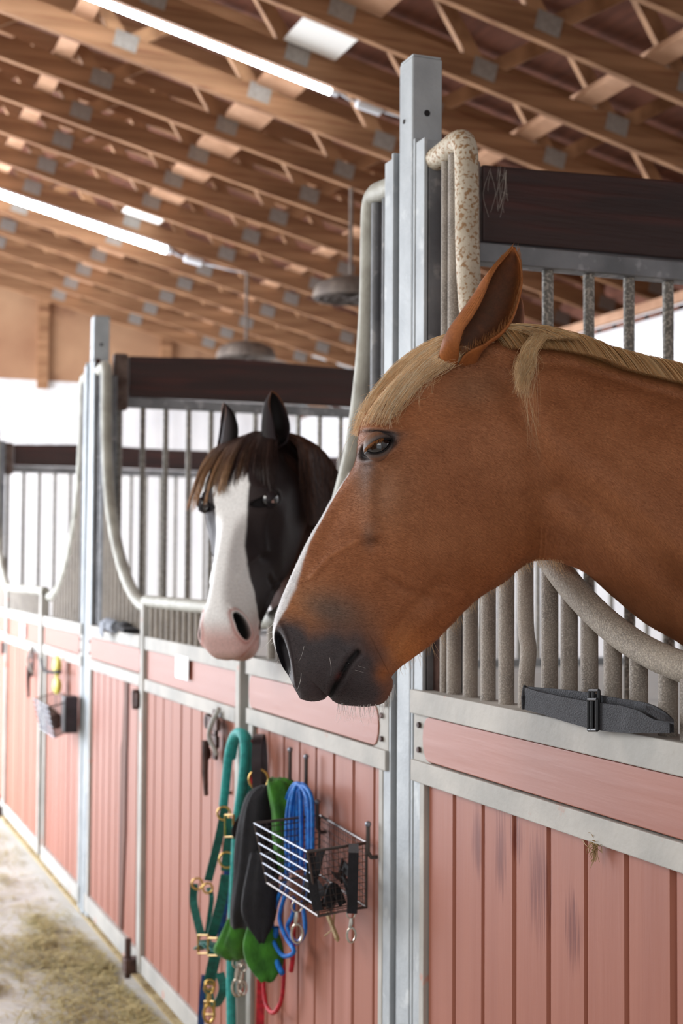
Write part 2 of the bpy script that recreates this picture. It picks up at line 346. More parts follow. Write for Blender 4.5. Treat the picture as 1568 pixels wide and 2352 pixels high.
# lateral brace boards lying across the chords
for y, wd, lab in ((1.13, .11, 'pale flat brace board crossing by the light tube ends'),
                   (.1, .05, 'narrow brace board across the trusses on the aisle side of the wide one'),
                   (2.3, .05, 'narrow brace board across the trusses above the stalls')):
    up = np.array([0, SL, 1.])/math.hypot(SL, 1); al = np.array([0, 1, -SL])/math.hypot(SL, 1)
    cuts = [XE+.05, XR-.05] if y != 1.13 else [XE+.05, 2.74-10.14, 2.74-9.56, 2.74-6.52, 2.74-5.93, XR-.05]
    for q in range(0, len(cuts), 2):
        a = np.array([cuts[q], y, zc(y)])+up*.142; b_ = a.copy(); b_[0] = cuts[q+1]
        l2 = lab if y != 1.13 else lab.replace('brace board', ['brace board, its far length,', 'brace board, its middle length,', 'brace board, its near length,'][q//2])
        tag(obj('roof_brace', MB().bar(a, b_, al*wd, up*.019), M['brace'], None, .002, origin=a), l2, 'roof brace')
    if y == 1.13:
        for x0, x1, l3 in ((2.74-10.13, 2.74-9.57, 'small board between trusses coloured white as glare, just above the end of the lower light tube'), (2.74-6.50, 2.74-5.94, 'board between trusses coloured white as glare, just above the end of the upper light tube')):
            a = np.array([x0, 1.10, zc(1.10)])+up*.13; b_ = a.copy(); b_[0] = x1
            tag(obj('tube_glare_board', MB().bar(a, b_, al*.14, up*.008), M['card'], None, .002, origin=a), l3, 'board')  # white colour stands in for tube glare on the brace underside
# ------------------------------------------------------------ light tubes
def light_tube(x, lab, dz=0, y1=1.30):
    y1 = y1; y0 = -1.1; L_ = y1-y0
    t = thing('light_tube', (x, y1, zc(y1)-.04), lab, 'light')
    pt = lambda y, o: (x, y, zc(y)+o+dz)
    obj('lit_tube', MB().tube([pt(y0, -.035), pt(y1, -.035)], .024, 14), M['tube'], t, smooth='auto')
    obj('housing', MB().bar(pt(y0-.02, -.004), pt(y1+.02, -.004), (.02, 0, 0), (0, 0, .008)), M['socket'], t)
    obj('end_cap', MB().tube([pt(y1, -.03), pt(y1+.04, -.03)], .026, 12), M['socket'], t, smooth='auto')
    obj('cable', MB().tube([pt(y1+.04, -.03), pt(y1+.10, -.045), pt(y1+.16, -.04)], .006, 8), M['socket'], t, smooth=True)
    obj('connector', MB().tube([pt(y1+.14, -.045), pt(y1+.145, -.045), pt(y1+.27, -.04), pt(y1+.28, -.04)], [.02, .028, .028, .015], 14), M['socket'], t, smooth='auto')
    obj('cable', MB().tube([pt(y1+.28, -.04), pt(y1+.5, -.02), pt(y1+.75, .02), pt(y1+.8, .08)], .005, 8), M['socket'], t, smooth=True)
    return t
light_tube(2.74-6.535-.046, 'upper lit white light tube under a truss at top left', .042, 1.27)
light_tube(2.74-10.165, 'lower lit white light tube farther back at left', .0, 1.33)
# ------------------------------------------------------------ hanging round fixtures
def fixture(px, py, Y, lab, yt):
    c = PX(px, py, Y); xt = 2.74-(7.14+.605*round((2.74-c[0]-7.14)/.605)); c = PXX(px, py, xt)
    t = thing('hanging_fan', c, lab, 'ceiling fan')
    obj('shroud', MB().lathe(c, [(.05, .10), (.13, .085), (.2, .05), (.225, .0), (.225, -.03), (.21, -.03), (.20, .0), (.12, .06), (0.01, .07)]), M['fixture'], t, smooth='auto')
    m = MB()
    for k in range(4): m.tube([c+np.array([.04+.05*k, 0, -.03])*0+np.array([(.05+.05*k)*math.cos(a), (.05+.05*k)*math.sin(a), -.03]) for a in np.linspace(0, 2*math.pi, 25)], .003, 5, False)
    for k in range(8):
        a = k*math.pi/4; m.tube([c+np.array([0, 0, -.035]), c+np.array([.21*math.cos(a), .21*math.sin(a), -.028])], .003, 5)
    obj('grille', m, M['wire_dark'], t)
    obj('motor', MB().lathe(c, [(.001, .03), (.05, .03), (.05, -.02), (.001, -.025)], 16), M['wire_dark'], t, smooth='auto')
    obj('hanging_rod', MB().tube([c+np.array([0, 0, .09]), (c[0], c[1], zc(c[1])+.02)], .012, 8), M['fixture'], t, smooth='auto')
fixture(805, 675, 1.9, 'dusty grey round fan hanging on a rod left of the main post', 0)
fixture(565, 815, 1.9, 'distant dusty round fan hanging above the dark plank of the middle partition', 0)
# ------------------------------------------------------------ steel posts
def post(x, lab, lean=0):
    t = thing('stall_post', (x, 0, 0), lab, 'post', None)
    X = lambda z: x+lean*(z/2.6-.5)
    def col(x0, x1, y0, y1, z0, z1):
        m = MB()
        vs = [(X(z)+a, b, z) for z in (z0, z1) for a, b in ((x0, y0), (x1, y0), (x1, y1), (x0, y1))]
        return m.add(vs, [(0,3,2,1),(4,5,6,7),(0,1,5,4),(1,2,6,5),(2,3,7,6),(3,0,4,7)])
    obj('square_tube', col(-.036, .034, 0, .07, 0, 2.585), M['galv'], t, .004)
    obj('top_cap', col(-.034, .032, .002, .068, 2.585, 2.59), M['galv'], t, .002)
    m = MB(); xx = X(2.45)
    m.tube([(xx+.0335, .034, 2.465), (xx+.0355, .034, 2.465)], .007, 12); m.tube([(xx-.008, .001, 2.455), (xx-.008, -.0015, 2.455)], .005, 12)
    obj('bolt_hole', m, M['plastic'], t)
    m = MB(); m.tube([(X(2.36)+.033, .02, 2.392), (X(2.36)+.042, .02, 2.392)], .012, 6)
    obj('bolt', m, M['rust'], t)
    return t
post(-.004, 'tall square galvanised steel post beside the chestnut horse')
post(-3.42, 'galvanised steel post at far left, left of the black and white horse', .08)
post(-6.86, 'blurred galvanised steel post at the extreme left of the stall row')
post(3.46, 'galvanised steel post at the near end of the first stall')
# ------------------------------------------------------------ curved rail shape: distance from post -> height
CURVE = [(.075, 2.345), (.14, 2.347), (.215, 2.352), (.243, 2.33), (.249, 2.27), (.252, 2.15), (.262, 2.05), (.285, 1.94), (.33, 1.81), (.40, 1.695), (.49, 1.595), (.60, 1.505), (.715, 1.437), (.83, 1.39), (.95, 1.362), (1.08, 1.352)]
CV = cr(CURVE, 5)
def curve_z(dx):
    c = CV[CV[:, 0] > .24]; c = c[np.argsort(c[:, 0])]
    return np.interp(dx, c[:, 0], c[:, 1])
def rounded(x0, x1, z0, z1, y0, y1, r0, r1):   # board with bowed ends
    m = MB(); pts = []
    for k in range(9):
        a = -math.pi/2+math.pi*k/8; pts.append((x1-r1+r1*math.cos(a), (z0+z1)/2+(z1-z0)/2*math.sin(a)))
    for k in range(9):
        a = math.pi/2+math.pi*k/8; pts.append((x0+r0+r0*math.cos(a), (z0+z1)/2+(z1-z0)/2*math.sin(a)))
    n = len(pts)
    vs = [(p[0], y0, p[1]) for p in pts]+[(p[0], y1, p[1]) for p in pts]
    return m.add(vs, [tuple(range(n)), tuple(range(2*n-1, n-1, -1))]+[(i, n+i, n+(i+1) % n, (i+1) % n) for i in range(n)])
def boards(x0, x1, z0, z1, y, step=.122, gap=(), seed=0):   # vertical boards with one bevelled edge each
    m = MB(); r = random.Random(seed); x = x0
    while x < x1-.02:
        e = min(x+step, x1)
        if not any(a-.03 < (x+e)/2 < b+.03 for a, b in gap):
            d = r.uniform(0, .003); b = .013; g = .002
            pr = [(x+g, y+d), (e-b, y+d), (e-g-.001, y+d+.012), (e-g, y+.022), (x+g, y+.022)]
            k = len(pr); vs = [(p[0], p[1], z) for z in (z0, z1) for p in pr]
            m.add(vs, [tuple(range(k-1, -1, -1)), tuple(range(k, 2*k))]+[(i, (i+1) % k, k+(i+1) % k, k+i) for i in range(k)])
        x = e
    m.box((x0, y+.024, z0), (x1, y+.03, z1))
    return m
ZR1, ZR0, ZM1, ZM0 = 1.255, 1.207, 1.113, 1.070
def side_panel(xp, s, lab, near=False, group=None, seed=1):
    """fixed part of a stall front: s=+1 right of post xp, -1 left of it"""
    t = thing('stall_front_panel', (xp+s*.55, 0, 0), lab, 'stall panel', group)
    X = lambda d: xp+s*d
    def bx(m, d0, d1, y0, y1, z0, z1): a, b = sorted((X(d0), X(d1))); return m.box((a, y0, z0), (b, y1, z1))
    ex = .09 if near else 0
    m = MB(); bx(m, .052, .062, -.006, .07, .02, 2.40); bx(m, .062, .105, -.004, .004, .02, 2.39)
    obj('stile', m, M['galv'], t, .002)
    m = MB(); bx(m, .066, .105, .006, .10, ZR1, 2.33); obj('side_plate', m, M['galv_dark'], t, .002)
    m = MB(); bx(m, .066, 1.06+ex, -.015, .052, ZR0, ZR1); bx(m, .10, 1.04+ex, .032, .036, ZM1-.01, ZR0+.01); bx(m, .066, 1.06+ex, -.013, .04, ZM0, ZM1); bx(m, .066, 1.06+ex, -.0095, .04, .045, .115)
    bx(m, .066, .150, -.0055, .028, ZM0+.004, ZR1-.004); bx(m, .096, .118, -.006, .03, .05, ZM1); bx(m, 1.02+ex, 1.06+ex, -.006, .03, .05, ZR1)
    obj('frame', m, M['rail'], t, .002)
    a, b = sorted((X(.115), X(1.05+ex)))
    obj('infill_board', rounded(a, b, ZM1+.003, ZR0-.002, -.0085, .03, .028 if s > 0 else .022, .028 if s < 0 else .022), M['pinkh'], t, .002)
    a, b = sorted((X(.12), X(1.02+ex)))
    gap = ()
    obj('vertical_boards', boards(a, b, .11, ZM0+.005, .004, seed=seed, gap=gap), M['pink_near'] if near else M['pink'], t)
    for d in (.098, ):
        for z in (1.135, 1.185):
            obj('bolt', MB().tube([(X(d), -.006, z), (X(d), -.0115, z)], .006, 8), M['rust'], t)
    cv = CV.copy()
    P = [(X(p[0]), .022, p[1]) for p in cv]
    if near:
        obj('curved_rail', MB().tube(P[34:], .0235, 14), M['pipe_dusty'], t, smooth=True)
        tag(obj('chewed_rail_top', MB().tube(P[:35], .0236, 14), M['pipe_chewed'], t, smooth=True), 'cream pipe with chipped brown spots')
    else: obj('curved_rail', MB().tube(P, .0235, 14), M['pipe'], t, smooth=True)
    bm = M['bar']
    if near:
        xs = [.155, .197, .27, .345, .418, .492, .577, .643, .708, .779, .853, .932]
    else: xs = [.155]+[.213+.073*k for k in range(11)]
    for i, dx in enumerate(xs):
        zt = 2.33 if dx < .24 else curve_z(dx)
        r = .0145 if near else .0125
        if dx < .16: r = .010
        if near and i == 5: P = cr([(X(dx), .022, ZR1), (X(dx+.002), .022, 1.31), (X(dx+.009), .022, 1.36), (X(dx-.001), .022, 1.41), (X(dx-.002), .022, zt)], 5)
        else: P = [(X(dx), .022, ZR1-.005), (X(dx), .022, zt)]
        obj('bar', MB().tube(P, r, 12), bm if zt < 2 or near else M['galv_dark'], t, smooth='auto')
    if near:
        m = MB(); bx(m, .995, 1.03, -.002, .04, ZR1, 1.345); obj('short_stile', m, M['bar'], t, .003)
        m = MB(); bx(m, .105, .165, .02, .028, ZR1, 1.9); obj('infill_plate', m, M['rust'], t)
    return t
NP = side_panel(-.004, 1, 'fixed stall panel of worn pink boards right of the main post, under the chestnut horse', True, seed=3)
P2 = side_panel(-.004, -1, 'fixed pink stall panel with the halters and wire basket hung on it', False, seed=4)
P3 = side_panel(-3.42, 1, 'fixed pink stall panel right of the far left post with one broken board', False, seed=5)
P4 = side_panel(-3.42, -1, 'fixed pink stall panel left of the far left post with a small wire basket', False, seed=6)
side_panel(-6.86, 1, 'blurred pink stall panel at the left edge beyond the farthest door', False, seed=7)
# horizontal capping on P2-P4 outer ends is the door stile; the broken board of P3
m = MB().band([(-2.725, .0015, .12), (-2.725, .0015, .5), (-2.722, .0015, .80), (-2.70, .0015, .84), (-2.66, .0015, 1.068)], [(-2.665, .0015, .12), (-2.625, .0015, .5), (-2.62, .0015, .8), (-2.615, .0015, .84), (-2.61, .0015, 1.068)], .003)
obj('broken_board', m, M['brownboard'], P3)
def door(x0, x1, lab, card=None, hinge=None):
    """swing door between x0 (far, left) and x1 (near, right)"""
    t = thing('stall_door', ((x0+x1)/2, 0, .03), lab, 'stall door')
    m = MB()
    for xa in (x0, x1-.04): m.box((xa, -.022, .06), (xa+.04, .022, 1.352+.02))
    obj('stile', m, M['rail'], t, .004)
    m = MB(); m.box((x0+.04, -.016, ZR0), (x1-.04, .02, ZR1)); m.box((x0+.04, -.016, ZM0-.01), (x1-.04, .02, ZM1-.01)); m.box((x0+.04, -.016, .06), (x1-.04, .02, .125))
    obj('frame', m, M['rail'], t, .003)
    obj('infill_board', rounded(x0+.042, x1-.042, ZM1-.011, ZR0+.001, -.006, .014, .004, .004), M['pinkh'], t, .002)
    obj('vertical_boards', boards(x0+.042, x1-.042, .12, ZM0-.005, -.006, seed=int(-x0*10)), M['pink_worn'], t)
    obj('top_pipe', MB().tube([(x0, .0, 1.38), (x1, .0, 1.38)], .022, 14), M['pipe'], t, smooth='auto')
    k = int((x1-x0-.08)/.073)
    for i in range(k):
        x = x0+.04+(i+.7)*(x1-x0-.08)/k
        obj('bar', MB().tube([(x, 0, ZR1-.005), (x, 0, 1.36)], .0115, 10), M['bar'], t, smooth='auto')
    if card is not None: obj('name_card', MB().box((card[0]-.08, -.018, card[2]-.037), (card[0]+.08, -.0155, card[2]+.037)), M['card'], t)
    return t
D2 = door(-2.315, -1.10, 'pink stall door under the black and white horse with a white card on it', PX(418, 1533, -.016))
D3 = door(-5.76, -4.50, 'overexposed pink stall door at the far left with a white card on it', PX(52, 1448, -.016))
D1 = door(1.15, 2.42, 'first stall door beyond the right edge of the near pink panel')
side_panel(3.46, -1, 'fixed stall panel at the near end of the first stall', False, seed=9)
for D_, nm in ((D2, 0), (D3, 1)): pass
# latch on the pink door
def latch(x, z, parent, s=1.0):
    m = MB(); y = -.03
    m.box((x-.075*s, y-.012, z+.028), (x+.045*s, y, z+.062)); m.box((x-.06*s, y-.012, z-.022), (x+.04*s, y, z+.012)); m.box((x-.02*s, y-.006, z-.06), (x+.012*s, y+.004, z+.085))
    m.tube([(x-.075*s, y-.012, z+.045), (x-.075*s, y+.004, z+.045)], .022, 12); m.tube([(x-.07*s, y-.012, z-.05), (x-.07*s, y+.002, z-.05)], .018, 12)
    o = obj('latch', m, M['rust'], parent, .002)
    obj('latch_pin', MB().tube([(x-.055*s, y-.016, z-.01), (x-.05*s, y-.018, z-.10), (x-.042*s, y-.016, z-.17)], [.012, .010, .007], 8), M['rust'], o, smooth='auto')
    obj('latch_handle', MB().tube(cr([(x+.05*s, y-.01, z-.04), (x+.035*s, y-.03, z+.01), (x+.07*s, y-.035, z+.05), (x+.10*s, y-.02, z+.10)], 4), .007, 8), M['rail'], o, smooth=True)
latch(-1.30, 1.0, D2); latch(-4.66, 1.0, D3, .9)
for D_, x in ((D2, -2.34), (D3, -5.78)):
    m = MB(); m.box((x-.05, -.035, 1.0), (x+.03, -.012, 1.05)); m.tube([(x, -.03, .99), (x, -.03, 1.06)], .014, 10)
    obj('hinge', m, M['rust'], D_, .002)
    m = MB(); m.box((x-.04, -.06, .05), (x+.02, -.01, .10)); m.tube([(x-.01, -.045, .03), (x-.01, -.045, .17)], .012, 10)
    obj('floor_bolt', m, M['rust'], D_, .002)
# black webbing strap bundle on the rail
t = thing('webbing_strap', PX(1380, 1650, -.02), 'black webbing strap with a plastic slide buckle lying along the rail under the chestnut horse', 'strap')
YS = -.022
F_ = lambda L, Y: [PX(a, b, Y) for a, b in L]
def lerpx(L, xs): L = np.array(L, float); return [(x, np.interp(x, L[:, 0], L[:, 1])) for x in xs]
xs = list(range(1206, 1548, 9))
yy = [YS-.006*math.sin((x-1206)/340*math.pi*1.0) for x in xs]
tp = lerpx([(1203,1578),(1240,1589),(1300,1602),(1350,1611),(1430,1621),(1470,1633),(1500,1652),(1547,1661)], xs); bt = lerpx([(1203,1629),(1245,1640),(1300,1658),(1350,1672),(1400,1681),(1450,1684),(1547,1684)], xs)
obj('front_band', MB().band([PX(a, b, y) for (a, b), y in zip(tp, yy)], [PX(a, b, y) for (a, b), y in zip(bt, yy)], .003), M['strap'], t, smooth='auto')
xs2 = list(range(1212, 1548, 9))
yb_ = [-.013 for x in xs2]
tp = lerpx([(1212,1577),(1300,1584),(1350,1590),(1390,1599),(1480,1613),(1505,1622),(1530,1637),(1547,1655)], xs2); bt = lerpx([(1212,1624),(1350,1640),(1547,1683)], xs2)
obj('back_band', MB().band([PX(a, b, y) for (a, b), y in zip(tp, yb_)], [PX(a, b, y) for (a, b), y in zip(bt, yb_)], .003), M['strap'], t, smooth='auto')
m = MB(); m.tube([PX(1205, 1576, -.015), PX(1201, 1600, -.024), PX(1202, 1629, -.022)], .0035, 8); obj('folded_end', m, M['strap'], t)
for nm, q, y in (('front_buckle', (1351, 1607, 1371, 1677), -.032), ('back_buckle', (1354, 1586, 1375, 1620), -.019)):
    x0, y0, x1, y1 = q; m = MB()
    for a, b in (((x0, y0), (x1, y0)), ((x1, y0), (x1, y1)), ((x1, y1), (x0, y1)), ((x0, y1), (x0, y0)), (((x0+x1)/2-2, y0), ((x0+x1)/2-2, y1))):
        m.tube([PX(*a, y), PX(*b, y)], .0028, 8)
    obj(nm, m, M['plastic'], t, smooth='auto')
xs3 = list(range(1484, 1548, 7))
m = MB().band([PX(x, np.interp(x, [1484,1500,1547], [1622,1626,1655]), -.027) for x in xs3], [PX(x, np.interp(x, [1484,1510,1547], [1634,1652,1662]), -.034) for x in xs3], .003)
obj('fold', m, M['strap'], t, smooth='auto')
# ------------------------------------------------------------ partitions between stalls
def partition(x, ztop, zbot, lab, y1=YB-.02, xoff=0):
    t = thing('stall_partition', (x, 1.8, 0), lab, 'stall partition')
    m = MB(); n = 24; ys = np.linspace(.17, y1, n)
    top = [(x, y, ztop+.012*math.sin(y*2.1)-.004*math.sin(y*7)) for y in ys]; bot = [(x, y, zbot+.006*math.sin(y*1.7)) for y in ys]
    obj('top_plank', m.band(top, bot, .045), M['plank'], t, .004)
    obj('plank_end', MB().box((x-.02, .10, zbot-.06), (x+.03, .165, ztop+.01)), M['plank_edge'], t, .012)
    m = MB().box((x-.02, .12, zbot-.045), (x+.025, y1, zbot-.002)); m.box((x-.02, .12, 1.03), (x+.02, y1, 1.07)); obj('rail', m, M['prail'], t, .003)
    y = .135
    y = .341-.104*2
    k = 0
    while y < y1-.05:
        obj('bar', MB().tube([(x, y, 1.06), (x, y, zbot-.04)], .0125, 10), M['pbar'], t, smooth='auto'); y += .104
    m = MB()
    z = .04
    while z < 1.02: m.box((x-.02, .11, z), (x+.02, y1, min(z+.158, 1.03))); z += .162
    obj('lower_planks', m, M['white'], t, .004)
    return t
partition(0.0, 2.372, 2.205, 'stall partition of speckled bars under a thick dark plank, behind the chestnut horse')
partition(-3.42, 2.43, 2.25, 'stall partition of thin bars under a dark plank, behind the black and white horse')
partition(-6.86, 2.315, 2.175, 'farthest stall partition whose dark plank shows at the left edge below the white wall')
m = MB()
cw = PXX(1120, 395, .03)
for k in range(14):
    a = cw+np.array([0, RNG.uniform(-.002, .05), RNG.uniform(-.01, .02)]); b_ = cw+np.array([0.0, RNG.uniform(.0, .05), RNG.uniform(-.10, -.03)])
    m.tube(cr([a, (a+b_)/2+RNG.normal(0, .006, 3), b_], 3), .0002, 3)
tag(obj('cobweb', m, M['cobweb'], origin=cw), 'grey cobweb strands at the near end of the dark plank beside the chewed pipe', 'cobweb')
# ------------------------------------------------------------ tack on the second panel
RVL = tuple(rv)
def hook(px, py, L=.09, lab=''):
    a = PX(px, py, -.022)
    t = np.array(a)
    P = [t, t+[0, 0, -.02], t+[0, 0, -L], (t[0], -.014, t[2]-L-.012), (t[0], .0, t[2]-L-.012)]
    o = obj('hook', MB().tube(P, .005, 8), M['wire_dark'], None, smooth='auto', origin=t)
    obj('hook_tip', MB().sphere(t, .007, 10, 6), M['chrome'], o, smooth=True)
    return tag(o, lab, 'hook')
hook(666, 1722, .10, 'thin upright wire hook left of its twin, above the blue rope')
hook(703, 1738, .10, 'thin upright wire hook just above the blue rope coil')
hook(729, 1842, .06, 'short wire hook behind the top rim of the near wire basket')
hook(845, 1893, .06, 'short wire hook at the right end of the near wire basket')
hook(518, 1772, .05, 'wire hook with a bright tip behind the teal rope')
def PL(L, Y):
    return [PX(q[0], q[1], q[2] if len(q) > 2 else Y) for q in L]
# wire basket
def basket(A, B, Cc, D, h, lab, s=1.0):
    """A out-left, B wall-left, C wall-right, D out-right (top rim), h depth"""
    A, B, Cc, D = map(np.array, (A, B, Cc, D)); t = thing('wire_basket', (B+Cc)/2, lab, 'basket')
    dn = np.array([0, 0, -h]); ins = np.array([0, .03, 0])
    A2, D2_, B2, C2 = A+dn+ins+[.01, 0, 0], D+dn+ins-[.01, 0, 0], B+dn, Cc+dn
    m = MB(); m.tube([A, B, Cc, D], .0035, 6); m.tube([A2, B2, C2, D2_, A2], .003, 6); m.tube([A, A2], .003, 6); m.tube([D, D2_], .003, 6); m.tube([B, B2], .003, 6); m.tube([Cc, C2], .003, 6)
    obj('rim', m, M['wire_dark'], t)
    m = MB()
    for k in range(7):
        f = k/6; m.tube([A+(A2-A)*f, D+(D2_-D)*f], .0024*s, 8)
    obj('front_wires', m, M['chrome'], t, smooth='auto')
    m = MB()
    for f in np.linspace(.08, .92, 9):
        m.tube([D+(Cc-D)*f, D2_+(C2-D2_)*f], .0006, 4); m.tube([A+(B-A)*f, A2+(B2-A2)*f], .0009, 4)
        m.tube([D+(D2_-D)*f, Cc+(C2-Cc)*f], .0007, 4); m.tube([A+(A2-A)*f, B+(B2-B)*f], .0012, 4); m.tube([B+(B2-B)*f, Cc+(C2-Cc)*f], .0009, 4)
    for f in np.linspace(.03, .97, 20): m.tube([B+(Cc-B)*f, B2+(C2-B2)*f], .0007, 4); m.tube([A2+(D2_-A2)*f, B2+(C2-B2)*f], .0012, 4)
    obj('mesh_sides', m, M['wire_dark'], t)
    return t
bA, bB, bC, bD = PX(584, 1891, -.165), PX(733, 1872, -.012), PX(842, 1936, -.012), PX(706, 1957, -.165)
basket(bA, bB, bC, bD, .14, 'bright wire basket holding black straps, hung on the near pink panel')
# black halter in the basket
t = thing('black_halter', PX(780, 2050, -.08), 'black webbing halter heaped in the near wire basket with a snap hook hanging out', 'halter')
m = MB(); m.ribbon(PL([(812,1940,-.05),(812,1960,-.08),(810,2040,-.085),(808,2098,-.085)], 0), .022, .004, RVL); obj('hanging_strap', m, M['black'], t)
m = MB()
for k in range(9):
    c = PX(*[(735,2030),(760,2050),(785,2020),(800,1990),(770,2070),(745,2060),(790,2050),(720,1990),(715,2040)][k], -.08+.02*math.sin(k))
    P = [c+RNG.normal(0, .025, 3)*[1, .6, .8] for _ in range(4)]
    m.ribbon(cr(P, 5), .02, .003, RNG.normal(0, 1, 3))
m.ribbon(cr(PL([(712,1950),(715,2000),(722,2050),(730,2092)], -.15), 4), .02, .004, RVL)
obj('heaped_straps', m, M['black'], t)
def snap(c, s, mt, parent, L=.07):
    c = np.array(c, float); m = MB()
    m.ring(c, .011*s, .002*s, RVL); m.tube([c+[0, 0, -.010*s], c+[0, 0, -.022*s], c+[0, -.003, -.036*s]], [.004*s, .006*s, .004*s], 8)
    m.ring(c+np.array([.002, 0, -.054*s]), .015*s, .0032*s, RVL, (0, 0, 1), .75, 1.25)
    return obj('snap_hook', m, mt, parent, smooth='auto')
snap(PX(806, 2100, -.085), .8, M['snap'], t)
# blue lead rope
t = thing('lead_rope', PX(690, 1800, -.05), 'bright blue lead rope coiled on a hook with a silver snap hook', 'lead rope', None)
m = MB()
for k in range(6):
    a = k*8.5-4
    m.tube(cr(PL([(654+a,2010-3*k),(653+a,1900),(660+a*.8,1840),(676+a*.4,1803+(k % 2)*4),(692+a*.4,1806+(k % 3)*4),(704+a*.35,1850),(706+a*.3,1960),(700+a*.5,2060)], -.040-.014*(k % 3)), 6), .0052, 8)
m.tube(cr(PL([(660,2010),(640,2060),(626,2110),(628,2160),(650,2195),(675,2185),(655,2150),(642,2110),(650,2070),(662,2040)], -.06), 6), .0055, 8)
m.tube(cr(PL([(675,2060),(672,2100),(660,2130),(680,2165),(700,2140),(697,2090),(690,2070)], -.05), 6), .0055, 8)
m.tube(cr(PL([(635,2130),(630,2180),(638,2215),(648,2235)], -.055), 6), .0075, 8)
obj('coil', m, M['blue'], t, smooth=True)
snap(PX(682, 2082, -.075), 1.15, M['snap'], t)
# red lead rope
t = thing('lead_rope', PX(600, 2250, -.03), 'red lead rope hanging lowest behind the green and blue tack', 'lead rope')
m = MB(); m.tube(cr(PL([(672,2060),(674,2140),(672,2200),(668,2230)], -.022), 6), .0065, 8)
m.tube(cr(PL([(606,2210),(606,2270),(612,2310),(628,2326),(645,2300),(651,2250),(650,2190)], -.03), 6), .0058, 8)
obj('loop', m, M['red'], t, smooth=True)
obj('strap', MB().ribbon(PL([(600,2180,-.03),(599,2250,-.03),(597,2352,-.03),(597,2420,-.03)], 0), .022, .004, RVL), M['red'], t)
# dark leather halter top with red lining
t = thing('leather_strap', PX(595, 1740, -.05), 'looped dark leather strap with red lining between the teal rope and the green cloth', 'strap')
obj('leather_loop', MB().ribbon(cr(PL([(590,1810,-.085),(588,1750,-.08),(590,1705,-.075),(594,1690,-.06),(600,1695,-.045),(604,1750,-.04),(604,1800,-.04),(600,1840,-.04)], -.06), 6), .024, .005, RVL), M['leather'], t)
obj('red_lining', MB().ribbon(cr(PL([(576,1700),(575,1740),(582,1790),(592,1810)], -.035), 5), .02, .005, RVL), M['red'], t)
obj('ring', MB().ring(PX(594, 1790, -.065), .025, .003, RVL), M['brass'], t, smooth=True)
# teal rope
t = thing('lead_rope', PX(548, 1690, -.05), 'thick teal lead rope looped over a hook at the left of the hanging tack', 'lead rope')
m = MB(); m.tube(cr(PL([(513,1850),(519,1790),(526,1730),(536,1695),(546,1683),(558,1690),(562,1730),(556,1800),(545,1880),(541,1960),(536,2060),(532,2150),(530,2260),(531,2352),(531,2420)], -.06), 7), .0135, 10)
m.tube(cr(PL([(532,1740),(540,1700),(553,1684),(567,1695),(574,1740),(572,1790),(560,1850),(552,1890)], -.04), 7), .0125, 10)
obj('rope', m, M['teal'], t, smooth=True)
# green halters
t = thing('halter', PX(500, 2000, -.06), 'dark green webbing halter with brass rings hanging below the teal rope', 'halter')
G = M['green_web']; gm = MB(); W = RVL
for L, wd in (([(516,1855),(508,1900),(494,1960),(478,2022)], .024), ([(446,2030),(444,2070),(452,2110),(462,2150)], .024), ([(532,1880),(528,1920),(523,1960),(519,2000)], .03),
              ([(518,2010),(510,2060),(500,2100),(486,2150)], .028), ([(478,2040),(486,2060),(480,2110),(474,2150)], .014), ([(470,2160),(492,2190),(486,2230),(480,2262)], .034), ([(455,2180),(480,2165),(500,2185)], .03),
              ([(478,2270),(486,2310),(502,2300),(512,2270),(505,2235)], .024)):
    gm.ribbon(cr(PL(L, -.065), 4), wd, .004, W)
obj('webbing', gm, G, t)
for c, r in (((514,1868), .018), ((521,1975), .021), ((453,2030), .016), ((477,2040), .014), ((556,1885), .012), ((482,2262), .014)): obj('ring', MB().ring(PX(*c, -.075), r, .003, RVL), M['brass'], t, smooth=True)
for x0, y0, x1, y1 in ((517,1872,536,1922), (455,2148,478,2190), (478,2155,500,2195), (470,2300,492,2330)):
    obj('buckle', MB().tube([PX(*a, -.08) for a in ((x0, y0), (x1, y0), (x1, y1), (x0, y1), (x0, y0))], .0032, 6), M['brass'], t, smooth='auto')
snap(PX(480, 2270, -.08), 1.3, M['brass'], t)
t = thing('halter', PX(515, 2100, -.03), 'blue webbing strap showing behind the green halter', 'halter')
gm = MB(); gm.ribbon(cr(PL([(524,1965),(520,2040),(512,2110),(506,2170)], -.03), 4), .022, .004, W); gm.ribbon(cr(PL([(470,2240),(465,2290),(461,2352),(460,2410)], -.03), 4), .02, .004, W)
obj('webbing', gm, M['navy'], t)
# black and green cloth
def cloth(cx, cy, Y, prof, mt, name, parent, fl=.0, seed=0, dx=0):
    """soft folded tube of fabric; prof = [(px,py,halfwidth_m,depth_m)]"""
    pr = cr(prof, 5); m = MB(); n = 26; vs = []
    for i, (px, py, hw, dp) in enumerate(pr):
        c = PX(px, py, Y)
        for j in range(n):
            a = 2*math.pi*j/n; f = 1+.18*math.sin(3*a+seed+i*.10)+.10*math.sin(6*a+seed*2+i*.05)+.04*math.sin(2*a-i*.5)
            vs.append(c+rv*hw*math.cos(a)*f-dv*dp*math.sin(a)*f*.8+np.array([0, 0, .004*math.sin(5*a+i*.4)]))
    K = len(pr)
    m.add(vs, [(i*n+j, i*n+(j+1) % n, (i+1)*n+(j+1) % n, (i+1)*n+j) for i in range(K-1) for j in range(n)]+[tuple(range(n-1, -1, -1)), tuple((K-1)*n+j for j in range(n))])
    return obj(name, m, mt, parent, smooth=True)
t = thing('hanging_cloth', PX(600, 1950, -.06), 'black fabric with bright green lining bunched on a hook behind the near wire basket', 'cloth')
